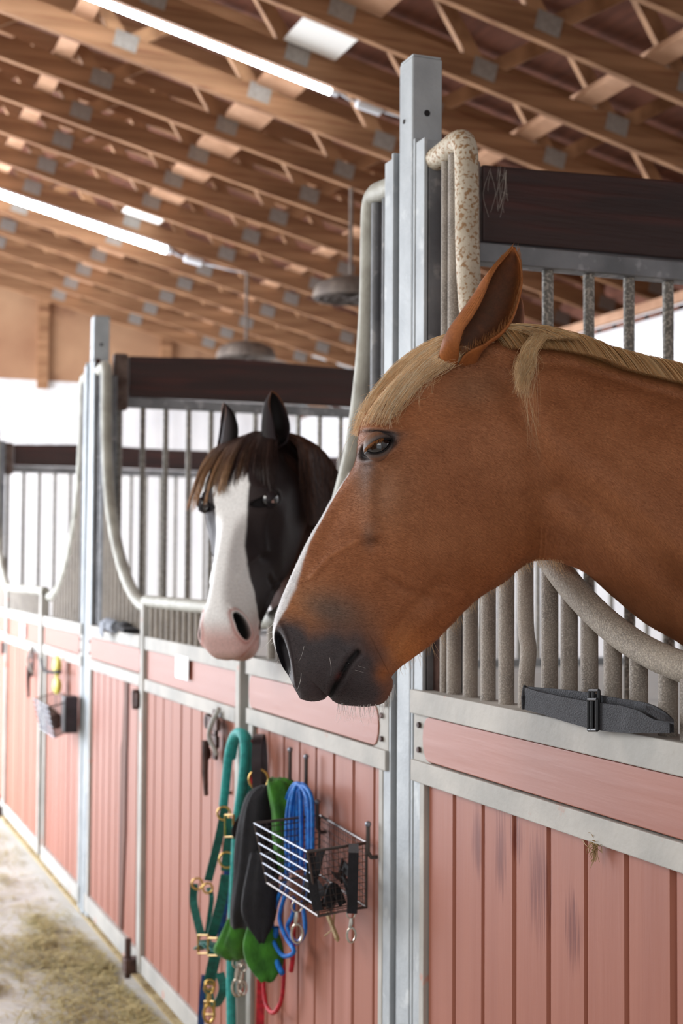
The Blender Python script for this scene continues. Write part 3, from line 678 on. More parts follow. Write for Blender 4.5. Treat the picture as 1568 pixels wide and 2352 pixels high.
cloth(0, 0, -.05, [(635,1788,.016,.012),(640,1800,.032,.02),(648,1860,.03,.022),(648,1930,.026,.02),(645,2000,.012,.012)], M['green'], 'green_lining', t, seed=1)
cloth(0, 0, -.075, [(612,1806,.014,.012),(608,1830,.045,.026),(598,1900,.052,.03),(590,1990,.055,.034),(580,2080,.05,.034),(570,2130,.04,.03)], M['black'], 'black_cloth', t, seed=2)
cloth(0, 0, -.09, [(608,1960,.03,.02),(606,2040,.042,.028),(600,2110,.036,.026),(600,2165,.008,.008)], M['black'], 'black_cloth', t, seed=4)
cloth(0, 0, -.085, [(585,1850,.015,.012),(562,1885,.022,.015),(550,1912,.018,.012),(545,1925,.006,.006)], M['black'], 'black_cloth', t, seed=5)
cloth(0, 0, -.075, [(556,2110,.034,.02),(548,2160,.048,.026),(540,2192,.045,.02),(536,2204,.015,.01)], M['green'], 'green_lining', t, seed=3)
cloth(0, 0, -.085, [(600,2130,.034,.02),(602,2170,.045,.024),(605,2215,.038,.02),(612,2252,.016,.01)], M['green'], 'green_lining', t, seed=6)
t2 = thing('snap_hook', PX(548, 2215, -.05), 'silver snap hooks dangling just below the green cloth', 'snap hook')
snap(PX(545, 2212, -.06), 1.2, M['snap'], t2); snap(PX(556, 2222, -.05), 1.0, M['snap'], t2)
# far basket with its things
a4 = lambda px, py, Y: PX(px, py, Y)
basket(PX(78, 1606, -.16), PX(128, 1590, -.02), PX(172, 1606, -.02), PX(112, 1625, -.16), .13, 'blurred wire basket on the far left pink panel', 1.6)
tag(obj('brush', MB().tube(PL([(108,1628,-.1),(128,1655,-.08),(135,1668,-.07)], 0), [.02, .035, .02], 10), M['rust'], None, smooth='auto', origin=PX(120, 1650, -.1)), 'brown brush lying in the far left wire basket', 'brush')
c = PX(160, 1635, -.05); tag(obj('brush', MB().box(c-[.04, .03, .09], c+[.04, .03, .07]), M['leather'], None, .006, origin=c), 'upright dark block brush at the right end of the far left wire basket', 'brush')
c = PX(131, 1540, -.04); t = thing('hanging_bag', c, 'small pale yellow pouch hung under the latch on the far left panel', 'bag')
obj('pouch', MB().sphere(c+[0, 0, .02], (.05, .02, .05), 14, 8), M['yellow'], t, smooth=True); obj('pouch', MB().sphere(c+[.01, 0, -.07], (.055, .02, .04), 14, 8), M['yellow'], t, smooth=True)
obj('cord', MB().tube(cr([PX(95, 1515, -.05), PX(100, 1538, -.06), PX(118, 1544, -.06), PX(138, 1543, -.05)], 4), .008, 8), M['black'], t, smooth=True)
# things on the ledge
c = PX(285, 1440, -.02); t = thing('glove', c, 'dark and grey glove lying on the ledge left of the black and white horse', 'glove')
obj('palm', MB().sphere(c+[0, 0, .0], (.07, .03, .022), 14, 8), M['black'], t, smooth=True)
for k in range(4): obj('finger', MB().tube([c+np.array([.05, -.02+.012*k, -.004]), c+np.array([.13, -.024+.015*k, -.01])], [.011, .008], 8), M['black'], t, smooth='auto')
c = PX(255, 1436, -.02); t = thing('rolled_cloth', c, 'rolled grey cloth on the ledge beside the dark glove', 'cloth')
obj('roll', MB().tube([c+np.array([-.10, 0, 0]), c+np.array([-.02, -.01, .0]), c+np.array([.1, 0, -.004])], [.02, .03, .024], 12), M['grey_cloth'], t, smooth='auto')
obj('loose_end', MB().band([c+np.array([-.09, -.026, .01]), c+np.array([.03, -.034, .01])], [c+np.array([-.08, -.03, -.035]), c+np.array([.02, -.036, -.05])], .004), M['grey_cloth'], t)
# straw wisp caught on the near boards
c = PX(1372, 1944, -.006); m = MB()
for k in range(60):
    a = c+np.array([RNG.normal(0, .004), -.002, RNG.normal(.004, .004)]); b_ = a+np.array([RNG.normal(0, .010), RNG.uniform(-.008, 0), RNG.normal(-.008, .012)])
    m.tube(cr([a, (a+b_)/2+RNG.normal(0, .003, 3), b_], 3), .0006, 3)
tag(obj('straw_tuft', m, M['straw'], None, origin=c), 'small tan straw tuft caught under the rail of the near panel', 'straw')
m = MB(); c = PX(765, 2120, -.06)
m.tube(cr(PL([(752,2098),(760,2120),(768,2140),(776,2162)], -.06), 4), [.006]*12+[.002], 6); m.tube(cr(PL([(768,2098),(766,2118),(762,2135),(745,2150)], -.05), 4), .0016, 5)
tag(obj('straw_tuft', m, M['straw'], None, origin=c), 'pale twist of straw hanging below the near wire basket', 'straw')
# hay on the floor
def strew(name, areas, n, lab, L=.05, seed=1):
    r = np.random.default_rng(seed); m = MB()
    X0, X1, Y0, Y1, _h = areas[0]; CL = [(r.uniform(X0, X1), Y0+(Y1-Y0)*r.beta(1, 2.2), r.uniform(.04, .2)) for _ in range(34)]
    for k in range(n):
        x0, x1, y0, y1, h = areas[k % len(areas)]
        if k % 3 == 0: c = np.array([r.uniform(x0, x1), y0+(y1-y0)*r.beta(1.1, 2.5), .003+r.uniform(0, h*.3)])
        else:
            q = CL[k % len(CL)]; dd = r.normal(0, 1, 2)
            c = np.array([q[0]+dd[0]*q[2], min(y0-.002, q[1]+dd[1]*q[2]*.45), .003+abs(r.normal(0, h))*math.exp(-(dd@dd)/2)])
            if not (x0 < c[0] < x1) or c[1] > -.05: c[1] = -.05-abs(c[1]) if c[1] > -.05 else c[1]
        a = r.uniform(0, math.pi); l = L*r.uniform(.4, 1.4)
        d_ = np.array([math.cos(a)*l, math.sin(a)*l, r.normal(0, .15)*l]); w_ = np.array([-math.sin(a), math.cos(a), 0])*r.uniform(.001, .0025)
        c[2] += abs(d_[2])
        m.add([c-d_-w_, c-d_+w_, c+d_*.2+w_+[0, 0, l*.15], c+d_+w_, c+d_-w_, c+d_*.2-w_+[0, 0, l*.15]], [(0, 1, 2, 5), (5, 2, 3, 4)])
    return tag(obj(name, m, M['hay']), lab, 'hay', kind='stuff')
def mound(x0, x1, y0, y1, h, seed):
    m = MB(); r = np.random.default_rng(seed); nx, ny = 40, 14; vs = []
    ph = r.uniform(0, 6, 8)
    for i in range(nx+1):
        for j in range(ny+1):
            x = x0+(x1-x0)*i/nx; y = y0+(y1-y0)*j/ny; e = min(1, 4*j/ny)*min(1, 4*(1-j/ny)+.3)*min(1, 5*i/nx)*min(1, 5*(1-i/nx))
            z = h*e*(.5+.5*math.sin(x*7+ph[0])*math.sin(y*9+x*3+ph[1]))+.004*r.random()*e-.004*(1-e)
            vs.append((x, y, z))
    return m.add(vs, [(i*(ny+1)+j, (i+1)*(ny+1)+j, (i+1)*(ny+1)+j+1, i*(ny+1)+j+1) for i in range(nx) for j in range(ny)])
strew('loose_hay', [(-3.2, -.3, -.06, -.60, .022)], 7500, 'loose hay stalks strewn along the near stall fronts', .035, 1)
strew('loose_hay', [(-9, -3.2, -.06, -1.1, .012)], 3500, 'loose hay stalks strewn along the far stall fronts', .035, 2)
# ------------------------------------------------------------ horses
DH = 2.36; PXM = DH/FPX
ST = [ # dorsal, ventral, half widths cm at t=.1,.3,.5,.7,.9, p_d, p_v, subdivisions
 ((688,1598),(696,1605),3.0,3.0,3.0,3.0,3.0,2.2,2.2,10),
 ((668,1562),(717,1610),4.2,4.6,4.7,4.5,4.0,2.4,2.2,12),
 ((646,1525),(742,1606),4.7,5.2,5.3,4.9,4.2,2.5,2.2,14),
 ((631,1482),(755,1597),5.2,5.7,5.6,5.0,4.0,2.6,2.2,14),
 ((626,1451),(765,1609),5.4,6.1,5.8,5.1,4.1,2.6,2.2,14),
 ((631,1420),(785,1618),5.0,6.1,5.9,5.2,4.3,2.6,2.2,14),
 ((638,1396),(815,1621),4.5,5.8,5.8,5.2,4.4,2.6,2.3,14),
 ((655,1352),(847,1622),3.9,5.3,5.6,5.1,4.4,2.7,2.3,14),
 ((677,1303),(880,1614),3.7,5.0,5.3,4.9,4.2,2.8,2.2,14),
 ((702,1250),(898,1590),3.6,4.9,5.2,4.8,3.9,3.0,2.2,14),
 ((717,1222),(902,1566),3.6,4.9,5.1,4.6,3.5,3.0,2.2,12),
 ((730,1201),(900,1553),3.6,4.9,5.1,4.6,3.3,3.0,2.2,12),
 ((745,1175),(921,1531),3.7,5.1,5.3,4.7,3.4,3.1,2.3,12),
 ((760,1149),(946,1513),3.9,5.4,5.6,4.9,3.6,3.2,2.3,14),
 ((785,1112),(995,1476),4.6,6.3,6.3,5.4,3.9,3.4,2.4,14),
 ((807,1081),(1038,1433),5.8,7.4,7.2,6.0,4.2,3.6,2.4,14),
 ((817,1056),(1081,1389),7.0,8.4,7.9,6.7,4.7,3.8,2.5,14),
 ((821,1022),(1115,1362),8.2,9.2,8.4,7.3,5.2,4.0,2.5,14),
 ((824,996),(1138,1349),8.8,9.5,8.6,7.6,5.5,4.0,2.5,12),
 ((831,973),(1158,1336),9.0,9.5,8.7,7.8,5.7,4.0,2.5,12),
 ((846,946),(1176,1320),8.8,9.4,8.8,8.0,5.9,3.8,2.5,12),
 ((868,915),(1193,1305),8.4,9.1,8.8,8.1,6.1,3.6,2.5,12),
 ((905,872),(1209,1295),7.8,8.7,8.7,8.2,6.3,3.2,2.4,12),
 ((958,828),(1224,1289),7.0,8.3,8.6,8.1,6.3,2.8,2.4,12),
 ((1020,796),(1238,1287),6.2,7.8,8.5,8.0,6.2,2.6,2.3,12),
 ((1081,780),(1252,1287),5.6,7.6,8.5,7.9,6.1,2.4,2.3,12),
 ((1140,776),(1268,1288),5.1,7.4,8.5,8.0,6.1,2.2,2.3,12),
 ((1217,780),(1297,1295),4.7,7.2,8.6,8.3,6.3,2.1,2.2,12),
 ((1310,800),(1347,1318),4.5,7.4,9.0,9.0,6.8,2.0,2.2,12),
 ((1371,824),(1404,1368),4.6,7.8,9.6,9.8,7.2,2.0,2.2,12),
 ((1464,848),(1482,1432),4.8,8.4,10.4,10.8,7.8,2.0,2.2,12),
 ((1568,874),(1580,1492),5.0,9.2,11.5,12.0,8.5,2.0,2.1,10),
 ((1750,935),(1720,1620),5.5,11.0,14.5,15.5,11.0,2.0,2.1,10),
 ((2000,1020),(1850,1800),6.0,15.0,20.0,21.0,16.0,2.0,2.1,8),
 ((2300,1120),(2000,2020),7.0,20.0,25.0,25.0,18.0,2.0,2.1,8),
 ((2520,1170),(2250,2200),10.0,24.0,29.0,27.0,17.0,2.0,2.1,8),
 ((2900,1215),(2700,2240),14.0,28.0,32.0,30.0,18.0,2.1,2.1,8),
 ((3350,1195),(3200,2150),16.0,28.0,31.0,28.0,15.0,2.1,2.1,8),
 ((3750,1215),(3550,2010),16.0,27.0,29.0,25.0,13.0,2.1,2.1,8),
 ((3950,1310),(3800,1850),13.0,22.0,24.0,20.0,10.0,2.0,2.1,8),
 ((4040,1480),(4000,1700),7.0,10.0,11.0,10.0,6.0,2.0,2.0,1)]
NSUB = [s[9] for s in ST[:-1]]
DC = cr([s[0] for s in ST], NSUB); VC = cr([s[1] for s in ST], NSUB)
WT = cr([s[2:7] for s in ST], NSUB)/100; PE = cr([s[7:9] for s in ST], NSUB)
NS = len(DC); MT = 110
TJ = (1-np.cos(np.pi*np.arange(MT+1)/MT))/2
SIDX = np.interp(np.arange(NS), np.cumsum([0]+NSUB), np.arange(len(ST)))
GX = DC[:, 0:1]*(1-TJ)+VC[:, 0:1]*TJ; GY = DC[:, 1:2]*(1-TJ)+VC[:, 1:2]*TJ
def half_width(t, i):
    return np.interp(t, [0, .1, .3, .5, .7, .9, 1], [WT[i, 0]*.97, *WT[i], WT[i, 4]*.97])
GW = np.zeros((NS, MT+1))
for i in range(NS):
    p = np.where(TJ < .5, PE[i, 0], PE[i, 1]); wd = half_width(TJ, i)
    # smooth the piecewise-linear width
    GW[i] = wd*np.clip(1-np.abs(1-2*TJ)**p, 0, 1)**(1/p)
for _ in range(6): GW[1:-1] = (GW[:-2]+2*GW[1:-1]+GW[2:])/4
core = GW[:, 2:-2].copy()
for _ in range(10): core[:, 1:-1] = (core[:, :-2]+2*core[:, 1:-1]+core[:, 2:])/4
GW[:, 6:-6] = core[:, 4:-4]
def G2(x, y, cx, cy, rx, ry, ang=0):
    a = math.radians(ang); dx, dy = x-cx, y-cy
    u_ = dx*math.cos(a)+dy*math.sin(a); v_ = -dx*math.sin(a)+dy*math.cos(a)
    return np.exp(-(u_/rx)**2-(v_/ry)**2)
def PLd(x, y, pts):            # distance to polyline (px)
    d = np.full(np.shape(x), 1e9)
    for (x0, y0), (x1, y1) in zip(pts[:-1], pts[1:]):
        L2 = (x1-x0)**2+(y1-y0)**2; t = np.clip(((x-x0)*(x1-x0)+(y-y0)*(y1-y0))/L2, 0, 1)
        d = np.minimum(d, np.hypot(x-x0-t*(x1-x0), y-y0-t*(y1-y0)))
    return d
def LG(x, y, pts, r): return np.exp(-(PLd(x, y, pts)/r)**2)
def sst(a, b, x): t = np.clip((x-a)/(b-a), 0, 1); return t*t*(3-2*t)
MOUTH = [(756,1600),(768,1572),(786,1540),(803,1512),(820,1494)]
EYC = (863, 1036)
def eye_e(x, y, k=1.0):
    a = math.radians(-24); dx, dy = x-EYC[0], y-EYC[1]
    u_ = dx*math.cos(a)+dy*math.sin(a); v_ = -dx*math.sin(a)+dy*math.cos(a)
    return np.sqrt((u_/(29*k))**2+(v_/(14.5*k))**2), u_, v_
def detail(x, y, nz=(654, 1506, 13.5, 60)):
    d = np.zeros_like(x)
    e, u_, v_ = eye_e(x, y)
    d += .010*G2(x, y, 868, 1020, 62, 44, -20)                  # orbit
    d += .006*G2(x, y, 872, 995, 44, 11, 4)                     # upper lid / brow
    d -= .0035*G2(x, y, 868, 1003, 34, 3.4, 8)                    # lid crease
    d -= .005*G2(x, y, 935, 935, 46, 34, -30)                   # hollow above the eye
    d -= .013*(1-sst(1.15, 1.65, e))                             # eye socket
    d += .0020*np.exp(-((e-1.8)/.25)**2)
    d -= .004*G2(x, y, 834, 1056, 8, 12, 0)
    d += .0065*LG(x, y, [(850,1090),(846,1150),(850,1220)], 17)   # facial crest
    d -= .0065*G2(x, y, 855, 1245, 26, 16, 20)
    d -= .0035*G2(x, y, 905, 1110, 40, 60, 20)
    d -= .0030*LG(x, y, [(800,1130),(770,1190),(745,1250)], 26)
    d += .0030*LG(x, y, [(715,1325),(760,1275),(815,1245),(870,1225)], 6)   # vein
    d += .0018*LG(x, y, [(905,1310),(930,1330),(985,1350),(1060,1362)], 9)
    d -= .0035*LG(x, y, [(890,1325),(925,1350),(985,1372)], 10)
    d += .008*sst(1.15, .80, np.hypot((x-1075)/190, (y-1160)/205))             # cheek
    d -= .0055*LG(x, y, [(890,1480),(925,1420),(965,1375),(1010,1335)], 16)
    d += .0045*LG(x, y, [(915,1500),(955,1440),(1000,1400),(1060,1370)], 15)
    m = PLd(x, y, MOUTH)
    d -= .013*np.exp(-(m/5.0)**2); d += .0028*np.exp(-((m-16)/9)**2)
    d += .006*G2(x, y, 715, 1545, 46, 48, 0)+.005*G2(x, y, 845, 1570, 48, 40, 0)
    d -= .0040*LG(x, y, [(858,1532),(885,1545),(903,1552)], 8)
    d -= .0030*G2(x, y, 700, 1440, 34, 60, -20)
    # nostril
    dx, dy = x-nz[0], y-nz[1]; vv = dx*.27+dy*.963; uu = dx*.963-dy*.27
    q = np.hypot(uu/(nz[2]-np.clip(vv, -60, 60)*.05), vv/nz[3])
    d -= .030*(1-sst(.70, 1.08, q)); d += .0050*np.exp(-((q-1.30)/.26)**2)*(uu > -4)
    # jaw to neck groove, throat wrinkles, neck muscles
    d -= .013*LG(x, y, [(1150,890),(1195,980),(1228,1100),(1240,1200),(1245,1285)], 30)
    for k in range(4): d -= .0016*LG(x, y, [(1232+12*k,1215),(1236+12*k,1290)], 2.6)
    d += .014*G2(x, y, 1048, 826, 40, 26, 0)
    d += .006*G2(x, y, 1131, 800, 46, 20, 10)                   # atlas wing
    d -= .004*LG(x, y, [(1200,842),(1300,846),(1400,876),(1568,925)], 12)
    d += .006*LG(x, y, [(1215,868),(1330,888),(1450,930),(1600,985)], 30)
    d += .010*LG(x, y, [(1180,950),(1290,1060),(1420,1180),(1600,1330)], 60)
    d -= .014*LG(x, y, [(1270,1130),(1360,1175),(1440,1240),(1600,1400)], 26)
    d += .012*LG(x, y, [(1275,1200),(1350,1250),(1430,1320),(1580,1450)], 30)
    d -= .004*G2(x, y, 1060, 850, 40, 40)
    d -= .004*LG(x, y, [(1010,860),(1060,838),(1105,815)], 16)
    return d
DET = detail(GX, GY)
edge = np.clip(GW/.03, 0, 1)
GW2 = np.maximum(GW+DET*np.where(DET < 0, np.minimum(1, edge*1.4), edge), GW*0+.0)
GW2 = np.where(GW > .0005, np.maximum(GW2, GW*.25), GW)
def apply_detail(D_):
    g = GW+D_*np.where(D_ < 0, np.minimum(1, edge*1.4), edge); return np.where(GW > .0005, np.maximum(g, GW*.25), GW)
def body_mesh(GW2=GW2):
    near = np.stack([GX, GY, GW2], -1).reshape(-1, 3); far = np.stack([GX[:, 1:-1], GY[:, 1:-1], -GW2[:, 1:-1]], -1).reshape(-1, 3)
    n1 = MT+1; n2 = MT-1; off = NS*n1; fs = []
    for i in range(NS-1):
        for j in range(MT):
            fs.append((i*n1+j, i*n1+j+1, (i+1)*n1+j+1, (i+1)*n1+j))
        fa = lambda i, j: i*n1+j if j in (0, MT) else off+i*n2+j-1
        for j in range(MT): fs.append((fa(i, j+1), fa(i, j), fa(i+1, j), fa(i+1, j+1)))
    fa = lambda i, j: i*n1+j if j in (0, MT) else off+i*n2+j-1
    for i, flip in ((0, False), (NS-1, True)):
        lp = [fa(i, j) for j in range(MT+1)]; near_l = [i*n1+j for j in range(MT+1)]
        for j in range(MT):
            q = [near_l[j+1], near_l[j], lp[j], lp[j+1]]; q = list(dict.fromkeys(q))
            if len(q) > 2: fs.append(tuple(q[::-1] if flip else q))
    tt = np.concatenate([np.tile(TJ, NS), np.tile(TJ[1:-1], NS)]); si = np.concatenate([np.repeat(SIDX, n1), np.repeat(SIDX, n2)])
    return np.vstack([near, far]), fs, tt, si
def wsurf(x, y):               # near-side surface height at px,py (nearest grid point)
    k = np.argmin((GX-x)**2+(GY-y)**2); return GW2.flat[k]
_gx, _gy = GX.ravel(), GY.ravel()
# ear as an open cup, rims towards +w
EAR = [((1012,862),(1072,862)),((1006,835),(1086,842)),((1010,803),(1096,822)),((1024,772),(1114,803)),((1046,741),(1141,783)),((1068,711),(1162,755)),((1085,686),(1174,725)),((1101,660),(1183,690)),((1123,634),(1186,656)),((1145,613),(1182,619)),((1160,597),(1173,600)),((1167,589),(1169,590))]
def ear(w0, dx=0, dy=0, mir=1, scale=1.0, tipw=.02, gap0=78, open_=1.0, turn=0, asym=True, lean=0):
    L = cr([e[0] for e in EAR], 6); Rr = cr([e[1] for e in EAR], 6); K = len(L); n = 40; rows = []
    bx, by = 1040, 830
    for i in range(K):
        v = i/(K-1); c = (L[i]+Rr[i])/2; ax = (Rr[i]-L[i])/2; a_ = np.linalg.norm(ax); ax = ax/a_
        a_ *= 1; gf = math.radians(gap0*(1-v)**.8*open_+2)
        gr = math.radians(np.interp(v, [0, .12, .25, .6, 1], [92, 80, 30, 6, 0])*open_) if asym else gf; gl = math.radians(np.interp(v, [0, .12, .3, .6, .85, 1], [90, 88, 66, 50, 25, 0])*open_) if asym else gf
        phi = np.linspace(gr, -math.pi-gl, n); b = a_*PXM*.85*(1-.25*v)
        ww = w0+tipw*v+b*np.sin(phi)*.9-.042*(1-sst(-.02, .22, v))
        px_ = c[0]+ax[0]*a_*np.cos(phi); py_ = c[1]+ax[1]*a_*np.cos(phi)
        if turn:
            ang = math.radians(turn)*min(1, v*5+.4); cx_ = c[0]; ux = (px_-cx_)*PXM; wz = ww-(w0+tipw*v); px_ = cx_+(ux*math.cos(ang)-wz*math.sin(ang))/PXM; ww = w0+tipw*v+ux*math.sin(ang)+wz*math.cos(ang)
        if lean:
            la = math.radians(lean); qx, qy = px_-bx, py_-by; px_ = bx+qx*math.cos(la)+qy*math.sin(la); py_ = by-qx*math.sin(la)+qy*math.cos(la)
        px_ = bx+(px_-bx)*scale+dx; py_ = by+(py_-by)*scale+dy
        rows.append(np.stack([px_, py_, ww*mir], -1))
    P = np.array(rows); V = P.reshape(-1, 3)
    fs = [(i*n+j, i*n+j+1, (i+1)*n+j+1, (i+1)*n+j) for i in range(K-1) for j in range(n-1)]
    vv = np.repeat(np.linspace(0, 1, K), n); jj = np.tile(np.linspace(-1, 1, n), K)
    return V, fs, vv, jj
def mesh_from(name, V, fs, mt, parent, col=None, smooth=True, solid=0):
    me = bpy.data.meshes.new(name); me.from_pydata([tuple(q) for q in (V-base_of(parent))], [], fs); me.update()
    me.polygons.foreach_set('use_smooth', [smooth]*len(me.polygons))
    o = bpy.data.objects.new(name, me); COL.objects.link(o); me.materials.append(mt); o.parent = parent; BASE[o.name] = base_of(parent)
    if col is not None:
        a = me.color_attributes.new('Col', 'FLOAT_COLOR', 'POINT'); c4 = np.ones((len(V), 4)); c4[:, :3] = col; a.data.foreach_set('color', c4.ravel())
    if solid:
        s_ = o.modifiers.new('thick', 'SOLIDIFY'); s_.thickness = solid; s_.offset = 0
    return o
def lin(r, g, b): return np.array(srgb(r, g, b)[:3])
def vnoise(P, sc, seed=0):     # cheap smooth noise by summed sines
    r = np.random.default_rng(seed); o = np.zeros(len(P))
    for k in range(14):
        d_ = r.normal(0, 1, 3); d_ /= np.linalg.norm(d_); o += np.sin(P@d_*sc*r.uniform(.5, 2)+r.uniform(0, 6.28))
    return o/5
def mixc(A, B, f): f = np.clip(f, 0, 1)[:, None]; return A*(1-f)+B*f
def coat_chestnut(V, t, si):
    x, y, w_ = V[:, 0], V[:, 1], V[:, 2]; P = np.stack([x*PXM, y*PXM, w_], -1)
    n1 = vnoise(P, 30, 1); n2 = vnoise(P, 120, 2)
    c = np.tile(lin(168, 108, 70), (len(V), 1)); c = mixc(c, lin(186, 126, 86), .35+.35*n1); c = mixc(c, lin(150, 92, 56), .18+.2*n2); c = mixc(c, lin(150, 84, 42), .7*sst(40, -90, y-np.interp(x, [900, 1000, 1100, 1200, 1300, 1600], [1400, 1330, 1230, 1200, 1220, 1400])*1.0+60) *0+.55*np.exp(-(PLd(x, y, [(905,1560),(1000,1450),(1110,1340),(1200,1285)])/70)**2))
    c = mixc(c, lin(150, 108, 80), .75*(G2(x, y, 1080, 900, 80, 60)+G2(x, y, 880, 1130, 60, 90)))
    c = mixc(c, lin(206, 134, 74), .8*G2(x, y, 690, 1385, 60, 50)+.5*G2(x, y, 930, 1500, 60, 60, 30))
    c = mixc(c, lin(112, 100, 92), .85*G2(x, y, 760, 1400, 90, 46, 20)+.5*G2(x, y, 835, 1100, 22, 50)+.45*G2(x, y, 845, 1230, 14, 30))
    # grey black muzzle
    d = np.hypot((x-745)/175, (y-1560)/135)+.05*n2+.06*n1
    d = np.minimum(d, np.hypot((x-660)/75, (y-1500)/95)+.05*n2)
    mz = 1-sst(.62, 1.16, d)
    mz = mz*(1-.9*G2(x, y, 880, 1545, 22, 22))
    c = mixc(c, lin(82, 76, 78), mz)
    c = mixc(c, lin(58, 52, 54), G2(x, y, 790, 1580, 60, 40)*mz)
    c = mixc(c, lin(16, 13, 14), 1.2*np.exp(-(PLd(x, y, MOUTH)/5)**2))
    c = mixc(c, lin(120, 62, 58), .6*G2(x, y, 776, 1548, 5, 10, 30))
    dx, dy = x-654, y-1506; vv = dx*.27+dy*.963; uu = dx*.963-dy*.27; q = np.hypot(uu/(13.5-np.clip(vv, -60, 60)*.05), vv/60)
    c = mixc(c, lin(34, 31, 36), 1-sst(.8, 1.15, q))
    # blaze along the front of the face
    ed = np.abs(w_)/ .035
    bl = (1-sst(.75, 1.05, ed+.04*n2))*(t < .2)*sst(3.6, 4.6, si)*(1-sst(14.5, 16.5, si)); 
    dl = np.interp(y, [1112, 1180, 1250, 1300, 1350, 1400, 1440, 1480], [2, 6, 9, 16, 26, 20, 8, 4]); dxx = (x-np.interp(y, DC[::-1][(SIDX[::-1] < 16) & (SIDX[::-1] > 3)][:, 1][np.argsort(DC[::-1][(SIDX[::-1] < 16) & (SIDX[::-1] > 3)][:, 1])], DC[::-1][(SIDX[::-1] < 16) & (SIDX[::-1] > 3)][:, 0][np.argsort(DC[::-1][(SIDX[::-1] < 16) & (SIDX[::-1] > 3)][:, 1])]))
    bl2 = (1-sst(.7, 1.2, dxx/dl+.12*n2))*(y > 1090)*(y < 1500)*(si < 16.5)*(x < 860)
    c = mixc(c, lin(238, 238, 240), np.maximum(bl2, bl*0))
    # skin around the eye
    e, u_, v_ = eye_e(x, y)
    c = mixc(c, lin(96, 88, 88), .9*(1-sst(1.3, 2.1, e))+.7*G2(x, y, 872, 1006, 44, 10, 6)+.5*G2(x, y, 845, 1075, 16, 22))
    c = mixc(c, lin(24, 20, 22), 1-sst(1.0, 1.45, e)); c = mixc(c, lin(26, 22, 24), 1.1*G2(x, y, 866, 1002, 36, 3.2, 8)+.9*G2(x, y, 834, 1050, 8, 16))
    c = mixc(c, lin(112, 60, 38), .5*np.exp(-(PLd(x, y, [(1100,810),(1085,850)])/9)**2))
    c = mixc(c, lin(226, 178, 116), .7*np.exp(-(PLd(x, y, [tuple(q) for q in DC[(SIDX > 27) & (SIDX < 33)][::4]])/16)**2))
    return c
def coat_pinto(V, t, si):
    x, y, w_ = V[:, 0], V[:, 1], V[:, 2]; P = np.stack([x*PXM, y*PXM, w_], -1); n1 = vnoise(P, 30, 3); n2 = vnoise(P, 100, 4)
    c = np.tile(lin(50, 40, 40), (len(V), 1)); c = mixc(c, lin(34, 26, 28), .4+.4*n1)
    c = mixc(c, lin(84, 54, 44), (.7+.2*n1)*sst(1050, 1200, x)); 
    e, u_, v_ = eye_e(x, y); c = mixc(c, lin(20, 17, 20), 1-sst(1.2, 2.0, e))
    wl = np.interp(si, [3, 6, 8, 10, 13, 16, 19, 21, 22], [.2, .2, .075, .050, .040, .040, .046, .030, .0])
    bl = (1-sst(.92, 1.05, np.abs(w_+.004)/(wl+1e-6)+.03*n1))*(t < np.interp(si, [3, 7, 9, 12, 22], [1, 1, .45, .3, .3]))*(si < 22)
    bl = np.maximum(bl, (si < 7.3)*(1.0))
    c = mixc(c, lin(250, 251, 251), bl)
    pk = sst(1440, 1545, y+.15*(x-650)+12*n1)*(si < 10.5)*sst(.9, .4, t*(si > 7.5))
    c = mixc(c, lin(222, 172, 164), .8*pk*bl); c = mixc(c, lin(150, 118, 92), .7*sst(1560, 1612, y)*(si < 7))
    c = mixc(c, lin(200, 120, 96), .5*np.exp(-(PLd(x, y, MOUTH)/9)**2))
    dx, dy = x-670, y-1486; vv = dx*.27+dy*.963; uu = dx*.963-dy*.27; q = np.hypot(uu/(22-np.clip(vv, -60, 60)*.05), vv/50)
    c = mixc(c, lin(10, 8, 9), 1-sst(.98, 1.14, q)); c = mixc(c, lin(196, 132, 122), .7*np.exp(-((q-1.28)/.12)**2))
    c = mixc(c, lin(234, 234, 232), sst(1950, 2050, x+60*n1))
    return c
# canonical (px,py,w) -> world for each horse
O1 = CAM+DH*ray(784, 1176); O1 = CAM+DH*fv
def map1(V):
    V = np.asarray(V, float); return O1+((V[:, 0:1]-784)*RV+(1176-V[:, 1:2])*UV)*PXM-V[:, 2:3]*dv
H2 = dict(h=(-22.0), s=.985, pos=(0, 0, 0), tilt=-3.5, pitch=2.0, wide=1.2)
PIV = np.array([1185., 1000.])
E2 = {}
def map2(V):
    V = np.asarray(V, float); a = (V[:, 0]-PIV[0])*PXM; b = (PIV[1]-V[:, 1])*PXM; c = V[:, 2]*H2['wide']*(1-.30*sst(1510, 1612, V[:, 1])*(V[:, 0] < 800))
    # bend the neck below and behind the poll: pitch down, then swing
    k = sst(0, 380, V[:, 0]-1150); th = -k*math.radians(24); bend = -k*math.radians(H2.get('bend', 10))
    a2 = a*np.cos(th)-b*np.sin(th); b2 = a*np.sin(th)+b*np.cos(th)
    a3 = a2*np.cos(bend)+c*np.sin(bend); c3 = -a2*np.sin(bend)+c*np.cos(bend)
    s = H2['s']; pt = math.radians(H2['pitch'])*(1-sst(0, 300, V[:, 0]-1100))
    a4 = a3*np.cos(pt)-b2*np.sin(pt); b4 = a3*np.sin(pt)+b2*np.cos(pt)
    hd = math.radians(H2['h']); fwd = -dv*math.cos(hd)+rv*math.sin(hd); lf = np.cross(zv, fwd)
    tl_ = math.radians(H2['tilt']); up2 = zv*math.cos(tl_)+lf*math.sin(tl_); lf2 = lf*math.cos(tl_)-zv*math.sin(tl_)
    return np.array(H2['pos'])+s*(-a4[:, None]*fwd+b4[:, None]*up2+c3[:, None]*lf2)
